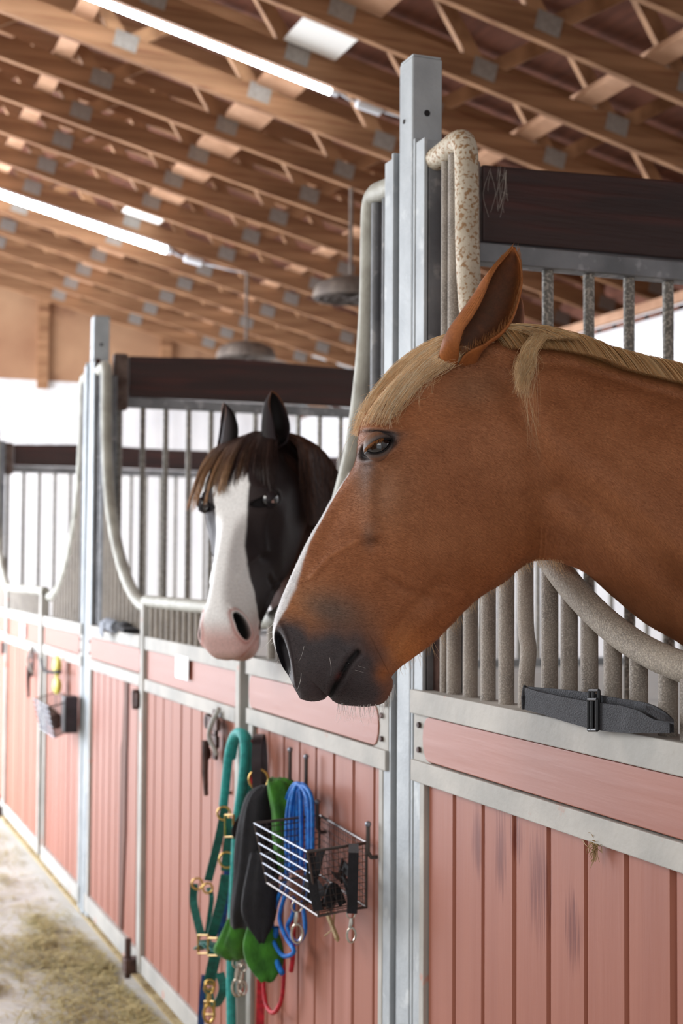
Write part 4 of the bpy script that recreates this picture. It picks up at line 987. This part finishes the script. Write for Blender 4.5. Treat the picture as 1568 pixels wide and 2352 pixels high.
# place horse 2 so that its left eye sits where the photo has it
eye2 = np.array([[863., 1036., .098]])
target = CAM+3.72*ray(636, 1146)/np.dot(ray(636, 1146), fv)
H2['pos'] = tuple(target-map2(eye2)[0])
def strands(roots, mids, r0, r1, K=14):
    """roots.. list of arrays (N,3) control points -> (N,K,3) smooth curves"""
    C_ = np.stack(mids, 1); n = C_.shape[1]; out = []
    ts = np.linspace(0, n-1, K)
    for t in ts:
        i = min(int(t), n-2); f = t-i
        p0 = C_[:, max(i-1, 0)]; p1 = C_[:, i]; p2 = C_[:, i+1]; p3 = C_[:, min(i+2, n-1)]
        out.append(.5*((2*p1)+(p2-p0)*f+(2*p0-5*p1+4*p2-p3)*f*f+(3*p1-p0-3*p2+p3)*f**3))
    return np.stack(out, 1)
def hair_mesh(name, W, rad, cols, parent, mp, tip=.25):
    """W (N,K,3) in canonical space; tapered three-sided strands"""
    N, K, _ = W.shape; Q = mp(W.reshape(-1, 3)).reshape(N, K, 3)
    T = np.gradient(Q, axis=1); T /= np.linalg.norm(T, axis=2, keepdims=True)+1e-12
    A = np.cross(T, np.array([.3, .2, .93])); A /= np.linalg.norm(A, axis=2, keepdims=True)+1e-12; B = np.cross(T, A)
    f = np.linspace(1, tip, K)[None, :, None]*np.asarray(rad).reshape(-1, 1, 1)
    ring = [Q+f*(math.cos(a)*A+math.sin(a)*B) for a in (0, 2.094, 4.189)]
    V = np.stack(ring, 2).reshape(-1, 3)
    b = (np.arange(N)[:, None]*K+np.arange(K-1)[None, :]).reshape(-1)*3; fs = []
    for j in range(3): j2 = (j+1) % 3; fs.append(np.stack([b+j, b+j2, b+3+j2, b+3+j], 1))
    F = np.concatenate(fs)
    me = bpy.data.meshes.new(name); V = V-base_of(parent)
    me.vertices.add(len(V)); me.vertices.foreach_set('co', V.ravel()); me.loops.add(F.size); me.loops.foreach_set('vertex_index', F.ravel().astype(np.int32))
    me.polygons.add(len(F)); me.polygons.foreach_set('loop_start', np.arange(0, F.size, 4, dtype=np.int32)); me.polygons.foreach_set('loop_total', np.full(len(F), 4, np.int32))
    me.update(); me.validate(); me.polygons.foreach_set('use_smooth', [True]*len(F))
    a = me.color_attributes.new('Col', 'FLOAT_COLOR', 'POINT')
    cols = np.asarray(cols)
    if cols.ndim == 2: cols = np.repeat(cols[:, None], K, 1)
    c4 = np.ones((N, K, 3, 4)); c4[..., :3] = cols[:, :, None, :]; a.data.foreach_set('color', c4.ravel())
    o = bpy.data.objects.new(name, me); COL.objects.link(o); me.materials.append(M['hair']); o.parent = parent
    return o
BV, BF, BT, BS = body_mesh()
def legs_world(t, mp, col, hoofcol):
    """four jointed legs from the trunk to the floor, merged into the body mesh"""
    out = []
    for fx, fy, sd, hind in ((2080, 1900, 1, 0), (2120, 1900, -1, 0), (3700, 1800, 1, 1), (3660, 1800, -1, 1)):
        top = mp(np.array([[fx, fy, sd*.13]]))[0]; fw = mp(np.array([[1800., 1500., 0.]]))[0]-mp(np.array([[3600., 1500., 0.]]))[0]; fw[2] = 0; fw /= np.linalg.norm(fw)
        z = top[2]
        if not hind: pr = [(0, z, .105), (.02, z*.72, .085), (.0, .62, .055), (.01, .50, .042), (.005, .44, .044), (0, .36, .030), (0, .20, .027), (.0, .15, .034), (.03, .08, .030), (.06, .045, .05), (.07, 0, .06)]
        else: pr = [(.08, z, .16), (.12, z*.82, .12), (.02, z*.66, .075), (-.10, .58, .05), (-.12, .52, .046), (-.09, .42, .033), (-.06, .22, .029), (-.05, .16, .036), (-.01, .085, .030), (.02, .045, .05), (.03, 0, .06)]
        P = [np.array([top[0], top[1], 0])+fw*a+[0, 0, zz] for a, zz, r in pr]
        m = MB(); pp = cr(P, 3); rr = np.interp(np.linspace(0, len(P)-1, len(pp)), range(len(P)), [q[2] for q in pr]); m.tube(pp, list(rr), 16)
        V = np.array(m.v); c = np.tile(col, (len(V), 1)); c = mixc(c, hoofcol, (V[:, 2] < .06)*1.)
        out.append((V, m.f, c))
    return out
def build_horse(name, label, mp, coatf, legc, earspec, earcol, base, BV=BV):
    t = thing(name, base, label, 'horse')
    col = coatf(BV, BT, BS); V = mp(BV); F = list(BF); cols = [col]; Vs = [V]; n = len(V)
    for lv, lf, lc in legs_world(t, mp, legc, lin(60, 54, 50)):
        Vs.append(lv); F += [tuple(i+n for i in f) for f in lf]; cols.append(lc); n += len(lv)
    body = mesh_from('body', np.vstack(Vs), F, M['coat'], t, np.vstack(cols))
    for spec in earspec:
        EV, EF, ev, ej = ear(**spec)
        c = earcol(EV, ev, ej); mesh_from('ear', mp(EV), EF, M['coat'], t, c, solid=.0035)
    return t
def ear_col1(V, v, j):
    inner = (1-sst(.45, .85, np.abs(j+.05)))*sst(.10, .25, v)*(1-sst(.86, .97, v)); n = vnoise(V*[PXM, PXM, 1], 200, 5)
    c = np.tile(lin(176, 108, 58), (len(V), 1)); c = mixc(c, lin(20, 13, 10), inner*(.95+.1*n)); return mixc(c, lin(140, 80, 42), .3+.2*n)
def ear_col2(V, v, j):
    c = np.tile(lin(46, 38, 42), (len(V), 1)); inner = (1-sst(.5, .9, np.abs(j))); c = mixc(c, lin(18, 14, 15), inner); return mixc(c, lin(150, 96, 58), .7*sst(.90, 1, np.abs(j))*sst(.5, .9, v))
base1 = map1(np.array([[2600., 1500., 0.]]))[0]; base1[2] = 0
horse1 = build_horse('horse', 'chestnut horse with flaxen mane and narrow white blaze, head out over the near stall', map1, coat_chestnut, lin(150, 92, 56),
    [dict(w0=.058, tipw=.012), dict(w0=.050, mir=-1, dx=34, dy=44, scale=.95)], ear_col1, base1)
def eyeball(t, mp, c, r, sclera=False, w_in=.020, name='eye'):
    wz = c[2]; ctr = mp(np.array([[c[0], c[1], wz]]))[0]
    o = obj(name, MB().sphere(ctr, r, 32, 20), M['eye'], t, smooth=True); return o, ctr
def eyelids(t, ctr, mp, r, sd, cskin, name='eyelid', k_=1.0, couter=lin(140, 98, 72)):
    o_ = mp(np.array([[866., 1035., 0.], [866+100*math.cos(.42), 1035-100*math.sin(.42), 0.], [866-100*math.sin(.42), 1035-100*math.cos(.42), 0.], [866., 1035., .1*sd]]))
    e1, e2, e3 = [(o_[k]-o_[0])/np.linalg.norm(o_[k]-o_[0]) for k in (1, 2, 3)]
    rl = r*1.065
    def dirv(ph, th): return e1*math.sin(ph)*math.cos(th)+e2*math.sin(th)+e3*math.cos(ph)*math.cos(th)
    for sg, el in ((1, math.radians(15*k_)), (-1, math.radians(25*min(k_, 1.2)))):
        V = []; nu, nv = 40, 16
        for i in range(nu+1):
            ph = math.radians(-88+176*i/nu); ln = max(0, math.cos(1.5*ph) if abs(ph) < 1.047 else 0)*el*sg
            for k in range(nv+1):
                th = ln+(sg*math.radians(82)-ln)*(k/nv)**1.2
                rr = rl*(1+.045*math.exp(-((k-1.2)/1.6)**2)-.03*math.exp(-((k-6.5)/1.3)**2)*(sg > 0)-(.035 if k == 0 else 0))
                V.append(ctr+dirv(ph, th)*rr)
        V = np.array(V); fs = [(i*(nv+1)+k, (i+1)*(nv+1)+k, (i+1)*(nv+1)+k+1, i*(nv+1)+k+1) for i in range(nu) for k in range(nv)]
        kk = np.tile(np.arange(nv+1), nu+1); c = mixc(np.tile(lin(18, 15, 17), (len(V), 1)), cskin, sst(1.5, 4.5, kk)); c = mixc(c, couter, sst(5, 9, kk)*.8)
        mesh_from(name, V, fs, M['coat'], t, c)
    return e1, e2, e3
for sd in (1, -1):
    o, ctr = eyeball(horse1, map1, (866, 1035, sd*(.0800)), .0232)
    ee = eyelids(horse1, ctr, map1, .0232, sd, lin(104, 94, 90))
    if sd == 1: e1, e2, e3 = ee; C_EYE = ctr
r = RNG; N = 240; ph = np.radians(r.uniform(-52, 30, N)); el = np.cos(1.5*ph)*math.radians(15)+.05
rt = C_EYE+.0252*(np.sin(ph)*np.cos(el))[:, None]*e1+.0252*np.sin(el)[:, None]*e2+.0252*(np.cos(ph)*np.cos(el))[:, None]*e3
dr = e3*.75-e1*.55-e2*.25; l = r.uniform(.007, .0125, N)[:, None]; dr = dr[None]+r.normal(0, .12, (N, 3))
ident = lambda V: np.asarray(V)
hair_mesh('eyelashes', strands(None, [rt, rt+dr*l*.55+e2*l*.12, rt+dr*l-e2*l*.12], 0, 0, 7), np.full(N, .00022), mixc(np.tile(lin(150, 92, 48), (N, 1)), lin(198, 138, 80), r.random(N)), horse1, ident)
def blend_cols(N, a, b, c3=None, seed=0):
    r = np.random.default_rng(seed); c = mixc(np.tile(a, (N, 1)), b, r.random(N)); 
    return c if c3 is None else mixc(c, c3, (r.random(N) < .25)*r.random(N))
def hairs(name, L, rad, col, parent, mp, K=8):
    W = strands(None, [np.array([l[i] for l in L], float) for i in range(len(L[0]))], 0, 0, K); return hair_mesh(name, W, np.full(len(L), rad), np.tile(col, (len(L), 1)), parent, mp)
# forelock
def surf_w(x, y):
    out = np.empty(len(x))
    for i0 in range(0, len(x), 400):
        d = (GX.ravel()[None]-x[i0:i0+400, None])**2+(GY.ravel()[None]-y[i0:i0+400, None])**2; out[i0:i0+400] = GW2.ravel()[np.argmin(d, 1)]
    return out
N = 3000; u0 = r.random(N); sdw = r.uniform(-1, 1, N)
pick = r.beta(1.6, 1.2, N)
# dorsal line points offset; v measures depth on the near side of the face
def fore_pt(f, side, lift, N):
    dl = DC[(SIDX >= 18) & (SIDX <= 26)][::-1]; ff = np.clip(f, 0, 1)*(len(dl)-1); i = np.clip(ff.astype(int), 0, len(dl)-2); q = dl[i]+(dl[i+1]-dl[i])*(ff-i)[:, None]
    tn = dl[i+1]-dl[i]; tn = tn/np.linalg.norm(tn, axis=1)[:, None]; nrm = np.stack([tn[:, 1], -tn[:, 0]], 1); nrm = np.where((nrm[:, :1] > 0), -nrm, nrm)
    p = q-nrm*side[:, None]*-1*-1
    return q, nrm
pts = []
inward = np.where(sdw > 0, sdw**1.3*46, 0)
clump = np.floor(u0*26); cr_ = np.random.default_rng(5).normal(0, 1, (27, 2))[clump.astype(int)]
wobj = sdw*.055
for kf, lift in ((.05, 8), (.22, 24), (.42, 23), (.62, 15), (.80, 7), (1.0, 6)):
    f = kf*(.42+.64*pick-.22*(sdw > 0)*sdw)+.02*u0; q, nm = fore_pt(f, sdw, lift, N)
    lf_ = lift*(1-.55*np.abs(sdw)**2)*(.75+.3*u0)
    inn = inward*(.35+.85*min(1, kf*1.6))*(1+.12*cr_[:, 0]*kf)-3.2*cr_[:, 1]*kf**2-r.exponential(2.6, N)*kf**2*(sdw < .4)*2+r.exponential(7, N)*kf**1.5*(sdw > .55)
    p = q+nm*(lf_-inn)[:, None]
    wv_ = wobj*(.45+.75*kf)+r.normal(0, .0016, N)*kf
    pts.append(np.stack([p[:, 0], p[:, 1], wv_], 1))
W_ = strands(None, pts, 0, 0, 18)
# keep near-side hair on the surface
flat = W_.reshape(-1, 3); sw = surf_w(flat[:, 0][::1], flat[:, 1]) if len(flat) < 60000 else None
if sw is not None:
    ns = np.repeat(sdw, W_.shape[1]); dxe = (flat[:, 0]-GX[:, 0][np.clip(0, 0, 0)]); flat[:, 2] = np.where((ns > .12), np.minimum(np.maximum(flat[:, 2], sw*.99+.002+.003*np.repeat(u0, W_.shape[1])), .1), flat[:, 2]); W_ = flat.reshape(W_.shape)
hair_mesh('forelock', W_, .00028+.0004*r.random(N), blend_cols(N, lin(255, 228, 186), lin(240, 198, 146), lin(255, 248, 228), 3), horse1, map1)
# mane: short roll over the crest, with one long lock behind the ear
crest = DC[(SIDX >= 25.3) & (SIDX <= 34)]
def mane(N, seed, lng=0):
    r = np.random.default_rng(seed); f = r.random(N)**.8; i = (f*(len(crest)-2)).astype(int); q = crest[i]+(crest[i+1]-crest[i])*r.random(N)[:, None]
    w0 = r.uniform(-.016, .012, N); P0 = np.stack([q[:, 0], q[:, 1]+4, w0], 1); k = (.75+.5*r.random(N))
    P1 = P0+np.stack([8*k, -26*k, .002+0*k], 1); P2 = P0+np.stack([26*k, -22*k+3, .018*k], 1); P3 = P0+np.stack([44*k, 2+4*k, .030*k], 1); P4 = P0+np.stack([54*k, 20*k+6, .036*k+.004], 1)
    return strands(None, [P0, P1, P2, P3, P4], 0, 0, 14)
N = 6500; Wm = mane(N, 11); hair_mesh('mane', Wm, .0004+.0004*r.random(N), blend_cols(N, lin(252, 212, 154), lin(224, 172, 112), lin(255, 238, 196), 5), horse1, map1)
# swept roll from the crest into the hanging lock
N = 560; k = r.random(N); ax0 = 1330-170*k
P0 = np.stack([ax0, np.interp(ax0, DC[300:, 0], DC[300:, 1])+2, r.uniform(-.01, .01, N)], 1)
P1 = P0+np.stack([-10-10*k, -24+0*k, .012+0*k], 1)
P2 = np.stack([1262-50*k+r.normal(0, 3, N), 776+0*k+r.normal(0, 2, N), .045+.012*k], 1)
P3 = np.stack([1222-34*k+r.normal(0, 4, N), 812+6*r.random(N), .064+.008*r.random(N)], 1)
ln = np.where(r.random(N) < .035, r.uniform(.6, 1, N), r.uniform(.0, .42, N)**1.3); side = np.where(r.random(N) < .5, -1, 1)
P4 = np.stack([1205-26*k+side*8*ln+r.normal(0, 9, N), 846+70*ln, .076+.010*r.random(N)], 1)
ex = np.where(ln > .5, np.where(side < 0, 1199, 1222), 1180+20*(1-k))
P5 = np.stack([ex+r.normal(0, 1, N)*np.where(ln > .5, 3, 9)-np.where(ln < .3, 10, 0), 868+200*ln, .084+.008*r.random(N)], 1)
hair_mesh('hanging_lock', strands(None, [P0, P1, P2, P3, P4, P5], 0, 0, 22), .0003+.0003*r.random(N), blend_cols(N, lin(255, 228, 180), lin(230, 184, 128), lin(255, 244, 212), 8), horse1, map1, .15)
# poll tuft going back between the ears
N = 1500; k = r.random(N); P0 = np.stack([1075+60*k, 782-2*k, r.uniform(-.02, .028, N)], 1); P1 = P0+np.stack([35+0*k, -20-8*k, .004+0*k], 1); P2 = P0+np.stack([100+25*k, -20+8*r.random(N), .012+.01*k], 1); P3 = P0+np.stack([150+30*k, 4+8*r.random(N), .03+.012*k], 1)
hair_mesh('poll_tuft', strands(None, [P0, P1, P2, P3], 0, 0, 12), .0005+.0005*r.random(N), blend_cols(N, lin(255, 226, 176), lin(232, 188, 130), lin(255, 244, 214), 9), horse1, map1)
# hair inside and around the near ear
L = []; cc = []
EVn, EFn, evn, ejn = ear(w0=.058, tipw=.012); EVn = EVn.reshape(-1, 40, 3)
for k in range(1500):
    i = int(r.uniform(.10, .88)*(len(EVn)-1)); j = int(39-abs(r.normal(0, 5))) if r.random() < .7 else int(abs(r.normal(0, 3))); j = min(39, max(0, j)); p = EVn[i, j]; l = r.uniform(8, 24)
    dx = (l*.55 if j > 20 else -l*.15); L.append([tuple(p), (p[0]+dx*.6, p[1]-l*.55, p[2]+.002), (p[0]+dx+4, p[1]-l*1.2, p[2]+(-.004 if j > 20 else .001))])
hairs('ear_hair', L, .00028, lin(176, 116, 62), horse1, map1)
L = []
for k in range(900):
    a = r.uniform(0, 2*math.pi); x, y = 1046+r.uniform(20, 44)*math.cos(a), 838+r.uniform(4, 22)*math.sin(a); w0 = wsurf(x, y)
    L.append([(x, y, w0), (x-1, y-9, w0+.003), (x+1+6*math.cos(a)*-.4, y-20, w0+.003)])
hairs('ear_base_hair', L, .0003, lin(164, 104, 66), horse1, map1)
# whiskers and chin hairs
L = []
for k in range(70):
    x = r.uniform(775, 905); y = np.interp(x, [775, 800, 880, 900, 905], [1612, 1621, 1617, 1585, 1570]); a = r.uniform(-.35, .25); l = r.uniform(14, 44); w0 = r.uniform(-.03, .034)
    L.append([(x, y-4, w0), (x+a*l*.5, y+l*.55, w0+.003), (x+a*l*1.3, y+l, w0+.004)])
for x, y, ex, ey in ((632,1425,615,1445),(627,1450,608,1457),(627,1462,600,1492),(628,1470,622,1480),(640,1515,628,1530),(700,1480,688,1515),(757,1505,760,1545),(694,1540,686,1575),(800,1520,838,1530),(796,1530,835,1540),(668,1540,655,1562)):
    w0 = .0 if x < 650 else wsurf(x, y)
    L.append([(x, y, w0), ((x+ex)/2+2, (y+ey)/2, w0+.008), (ex, ey, w0+.012)])
hairs('whiskers', L, .00030, lin(255, 253, 250), horse1, map1).data.materials[0] = M['nap']
L = []
for k in range(260):     # soft hairs under the jaw and throat
    f = r.random(); vc = VC[(SIDX > 11.3) & (SIDX < 27)]; q = vc[int(f*(len(vc)-1))]; l = r.uniform(5, 22)*(1+.8*math.exp(-((q[0]-990)/60)**2)+.9*math.exp(-((q[0]-1280)/30)**2)); a = r.uniform(-.2, .7)
    w0 = r.uniform(-.02, .02); L.append([(q[0], q[1]-4, w0), (q[0]+a*l*.5, q[1]+l*.5, w0), (q[0]+a*l, q[1]+l, w0)])
hairs('jaw_hairs', L, .00024, lin(232, 196, 150), horse1, map1).data.materials[0] = M['nap']
L = []
for x, y, ex, ey in ((832,962,772,1062),(834,968,800,1050),(838,950,818,1010),(850,940,812,985),(1225,770,1248,748),(1260,775,1290,752),(1200,765,1180,748),(1150,755,1130,742)):
    L.append([(x, y, .0), ((x+ex)/2-4, (y+ey)/2, .004), (ex, ey, .008)])
hairs('stray_hairs', L, .0003, lin(236, 214, 168), horse1, map1)
# fine coat nap over the near side of the head and neck
def nap(name, t, mp, coatf, N, seed, ln=.006, rad=.00020, xmax=2050):
    r = np.random.default_rng(seed)
    ok = np.where((GX.ravel() < xmax) & (GW2.ravel() > .004))[0]
    j = np.minimum(np.arange(GX.size), GX.size-1); gi, gj = np.unravel_index(ok, GX.shape)
    m_ = (gi < NS-2) & (gj > 0) & (gj < MT-1); ok = ok[m_]; gi = gi[m_]; gj = gj[m_]
    P3_ = np.stack([GX*PXM, -GY*PXM, GW2], -1); A = P3_[gi+1, gj]-P3_[gi, gj]; B = P3_[gi, gj+1]-P3_[gi, gj]; nr = np.cross(A, B); ar = np.linalg.norm(nr, axis=1); nr /= ar[:, None]+1e-12
    nr *= np.sign(nr[:, 2:3]+1e-9)
    wgt = 1-sst(xmax-330, xmax, GX.ravel()[ok])
    s_ = r.choice(len(ok), N, p=ar*wgt/(ar*wgt).sum()); fa, fb = r.random(N)[:, None], r.random(N)[:, None]
    p = P3_[gi[s_], gj[s_]]+A[s_]*fa+B[s_]*fb; n_ = nr[s_]
    x, y = p[:, 0]/PXM, -p[:, 1]/PXM
    k = sst(1150, 1300, x)[:, None]
    fl = (1-k)*np.array([.80, -.55, 0])+k*np.array([.75, -.75, 0])      # hair lies back and down
    fl = fl+np.where(((x < 940) & (y > 1000))[:, None], np.array([.2, .45, 0]), 0)
    e, _, _ = eye_e(x, y); keep = (e > 1.5) & (PLd(x, y, MOUTH) > 7); dx, dy = x-654, y-1506; keep &= np.hypot((dx*.963-dy*.27)/16, (dx*.27+dy*.963)/66) > 1
    fl = fl-n_*np.sum(fl*n_, 1, keepdims=True); fl /= np.linalg.norm(fl, axis=1)[:, None]; fl = fl+r.normal(0, .16, (N, 3))
    l = ln*r.uniform(.6, 1.3, N)[:, None]*np.where(((x < 960) & (y > 1440))[:, None], .55, 1)
    Q = [p+n_*-.0003, p+fl*l*.5+n_*l*.14, p+fl*l+n_*l*.20]
    W = np.stack([np.stack([q[:, 0]/PXM, -q[:, 1]/PXM, q[:, 2]], -1) for q in Q], 1)[keep]
    c = coatf(W[:, 0], np.full(len(W), .3), np.full(len(W), 12.)); bright = r.uniform(.9, 1.16, len(W))[:, None]
    o = hair_mesh(name, W, np.full(len(W), rad), np.clip(c*bright*1.06, 0, 1), t, mp, .15); o.data.materials[0] = M['nap']; return o
nap('coat_nap', horse1, map1, coat_chestnut, 360000, 21, ln=.0046, rad=.00011)
# ------------------------------------------------------------ black and white horse
base2 = map2(np.array([[2600., 1500., 0.]]))[0]; base2[2] = 0
BV2, _, _, _ = body_mesh(apply_detail(detail(GX, GY, (670, 1486, 22, 50))))
horse2 = build_horse('horse', 'black and white horse with a broad white face and pink muzzle facing the camera', map2, coat_pinto, lin(226, 226, 222),
    [dict(w0=.054, tipw=-.004, turn=42, lean=24, scale=.80), dict(w0=.070, mir=-1, tipw=.010, turn=46, lean=20, scale=.72)], ear_col2, base2, BV2)
for sd in (1, -1):
    o, ctr = eyeball(horse2, map2, (866, 1035, sd*.0795), .0232)
    e1, e2, e3 = eyelids(horse2, ctr, map2, .0232, sd, lin(44, 38, 42), 'eyelid', 1.9, lin(44, 36, 38))
    if sd == 1:
        m = MB(); pts = [ctr+.0238*(e1*math.sin(p)*math.cos(q)+e2*math.sin(q)+e3*math.cos(p)*math.cos(q)) for q in np.radians(np.linspace(-30, 34, 9)) for p in np.radians(np.linspace(-66, -42, 8))]
        m.add(pts, [(i*8+j, i*8+j+1, (i+1)*8+j+1, (i+1)*8+j) for i in range(8) for j in range(7)]); tag(obj('eye_white', m, M['eyewhite'], horse2, smooth=True), 'pinkish white corner of the eye')
N = 3000; u0 = r.random(N); sdw = np.clip(r.normal(-.22, .58, N), -1, 1); pick = r.beta(1.3, 1.3, N); pts = []
cl = np.random.default_rng(9).normal(0, 1, (30, 2))[np.floor((sdw+1)*14.9).astype(int)]
for kf, lift in ((.0, 6), (.25, 22), (.5, 20), (.75, 15), (1.0, 12)):
    f = kf*(.42+.50*pick+.06*cl[:, 0]-.06*(sdw > .2)); q, nm = fore_pt(f, sdw, lift, N); fw_ = np.abs(sdw)
    p = q+nm*(lift*(1-.5*fw_)-fw_*26*kf)[:, None]
    if kf > .7: p = p+np.stack([-6-0*fw_, (kf-.7)*(70+190*np.clip(-sdw, 0, 1)+90*np.clip(sdw, 0, 1))], 1)
    pts.append(np.stack([p[:, 0], p[:, 1], sdw*(.018+.088*kf**.8)-.016*kf+.004*cl[:, 1]*kf+r.normal(0, .0015, N)], 1))
K = 14; W2 = strands(None, pts, 0, 0, K)
c0 = blend_cols(N, lin(44, 34, 34), lin(78, 56, 50), None, 12); tipc = blend_cols(N, lin(206, 152, 98), lin(150, 104, 68), lin(236, 196, 140), 13)
gr = sst(.35, 1.0, np.linspace(0, 1, K))[None, :, None]*np.clip(.30+.75*(-sdw)+.35*cl[:, 0]+.2*r.random(N), 0, 1)[:, None, None]
hair_mesh('forelock', W2, .0006+.0006*r.random(N), c0[:, None]*(1-gr)+tipc[:, None]*gr, horse2, map2)
N = 5200; f = r.random(N); crest2 = DC[(SIDX >= 25.3) & (SIDX <= 32.5)]; i = (f*(len(crest2)-2)).astype(int); q = crest2[i]; k = .7+.5*r.random(N)
P0 = np.stack([q[:, 0], q[:, 1]+4, r.uniform(-.012, .012, N)], 1); P1 = P0+np.stack([0*k, -20*k, .022*k], 1); P2 = P0+np.stack([4*k, 40*k, .080+.02*k], 1); P3 = P0+np.stack([6+0*k, 170*k, .100+.012*r.random(N)], 1); P4 = P0+np.stack([0*k+r.normal(0, 8, N), 300*k, .105+.015*r.random(N)], 1)
hair_mesh('mane', strands(None, [P0, P1, P2, P3, P4], 0, 0, 14), .0009+.0007*r.random(N), blend_cols(N, lin(52, 36, 34), lin(96, 60, 44), lin(130, 84, 58), 15), horse2, map2)
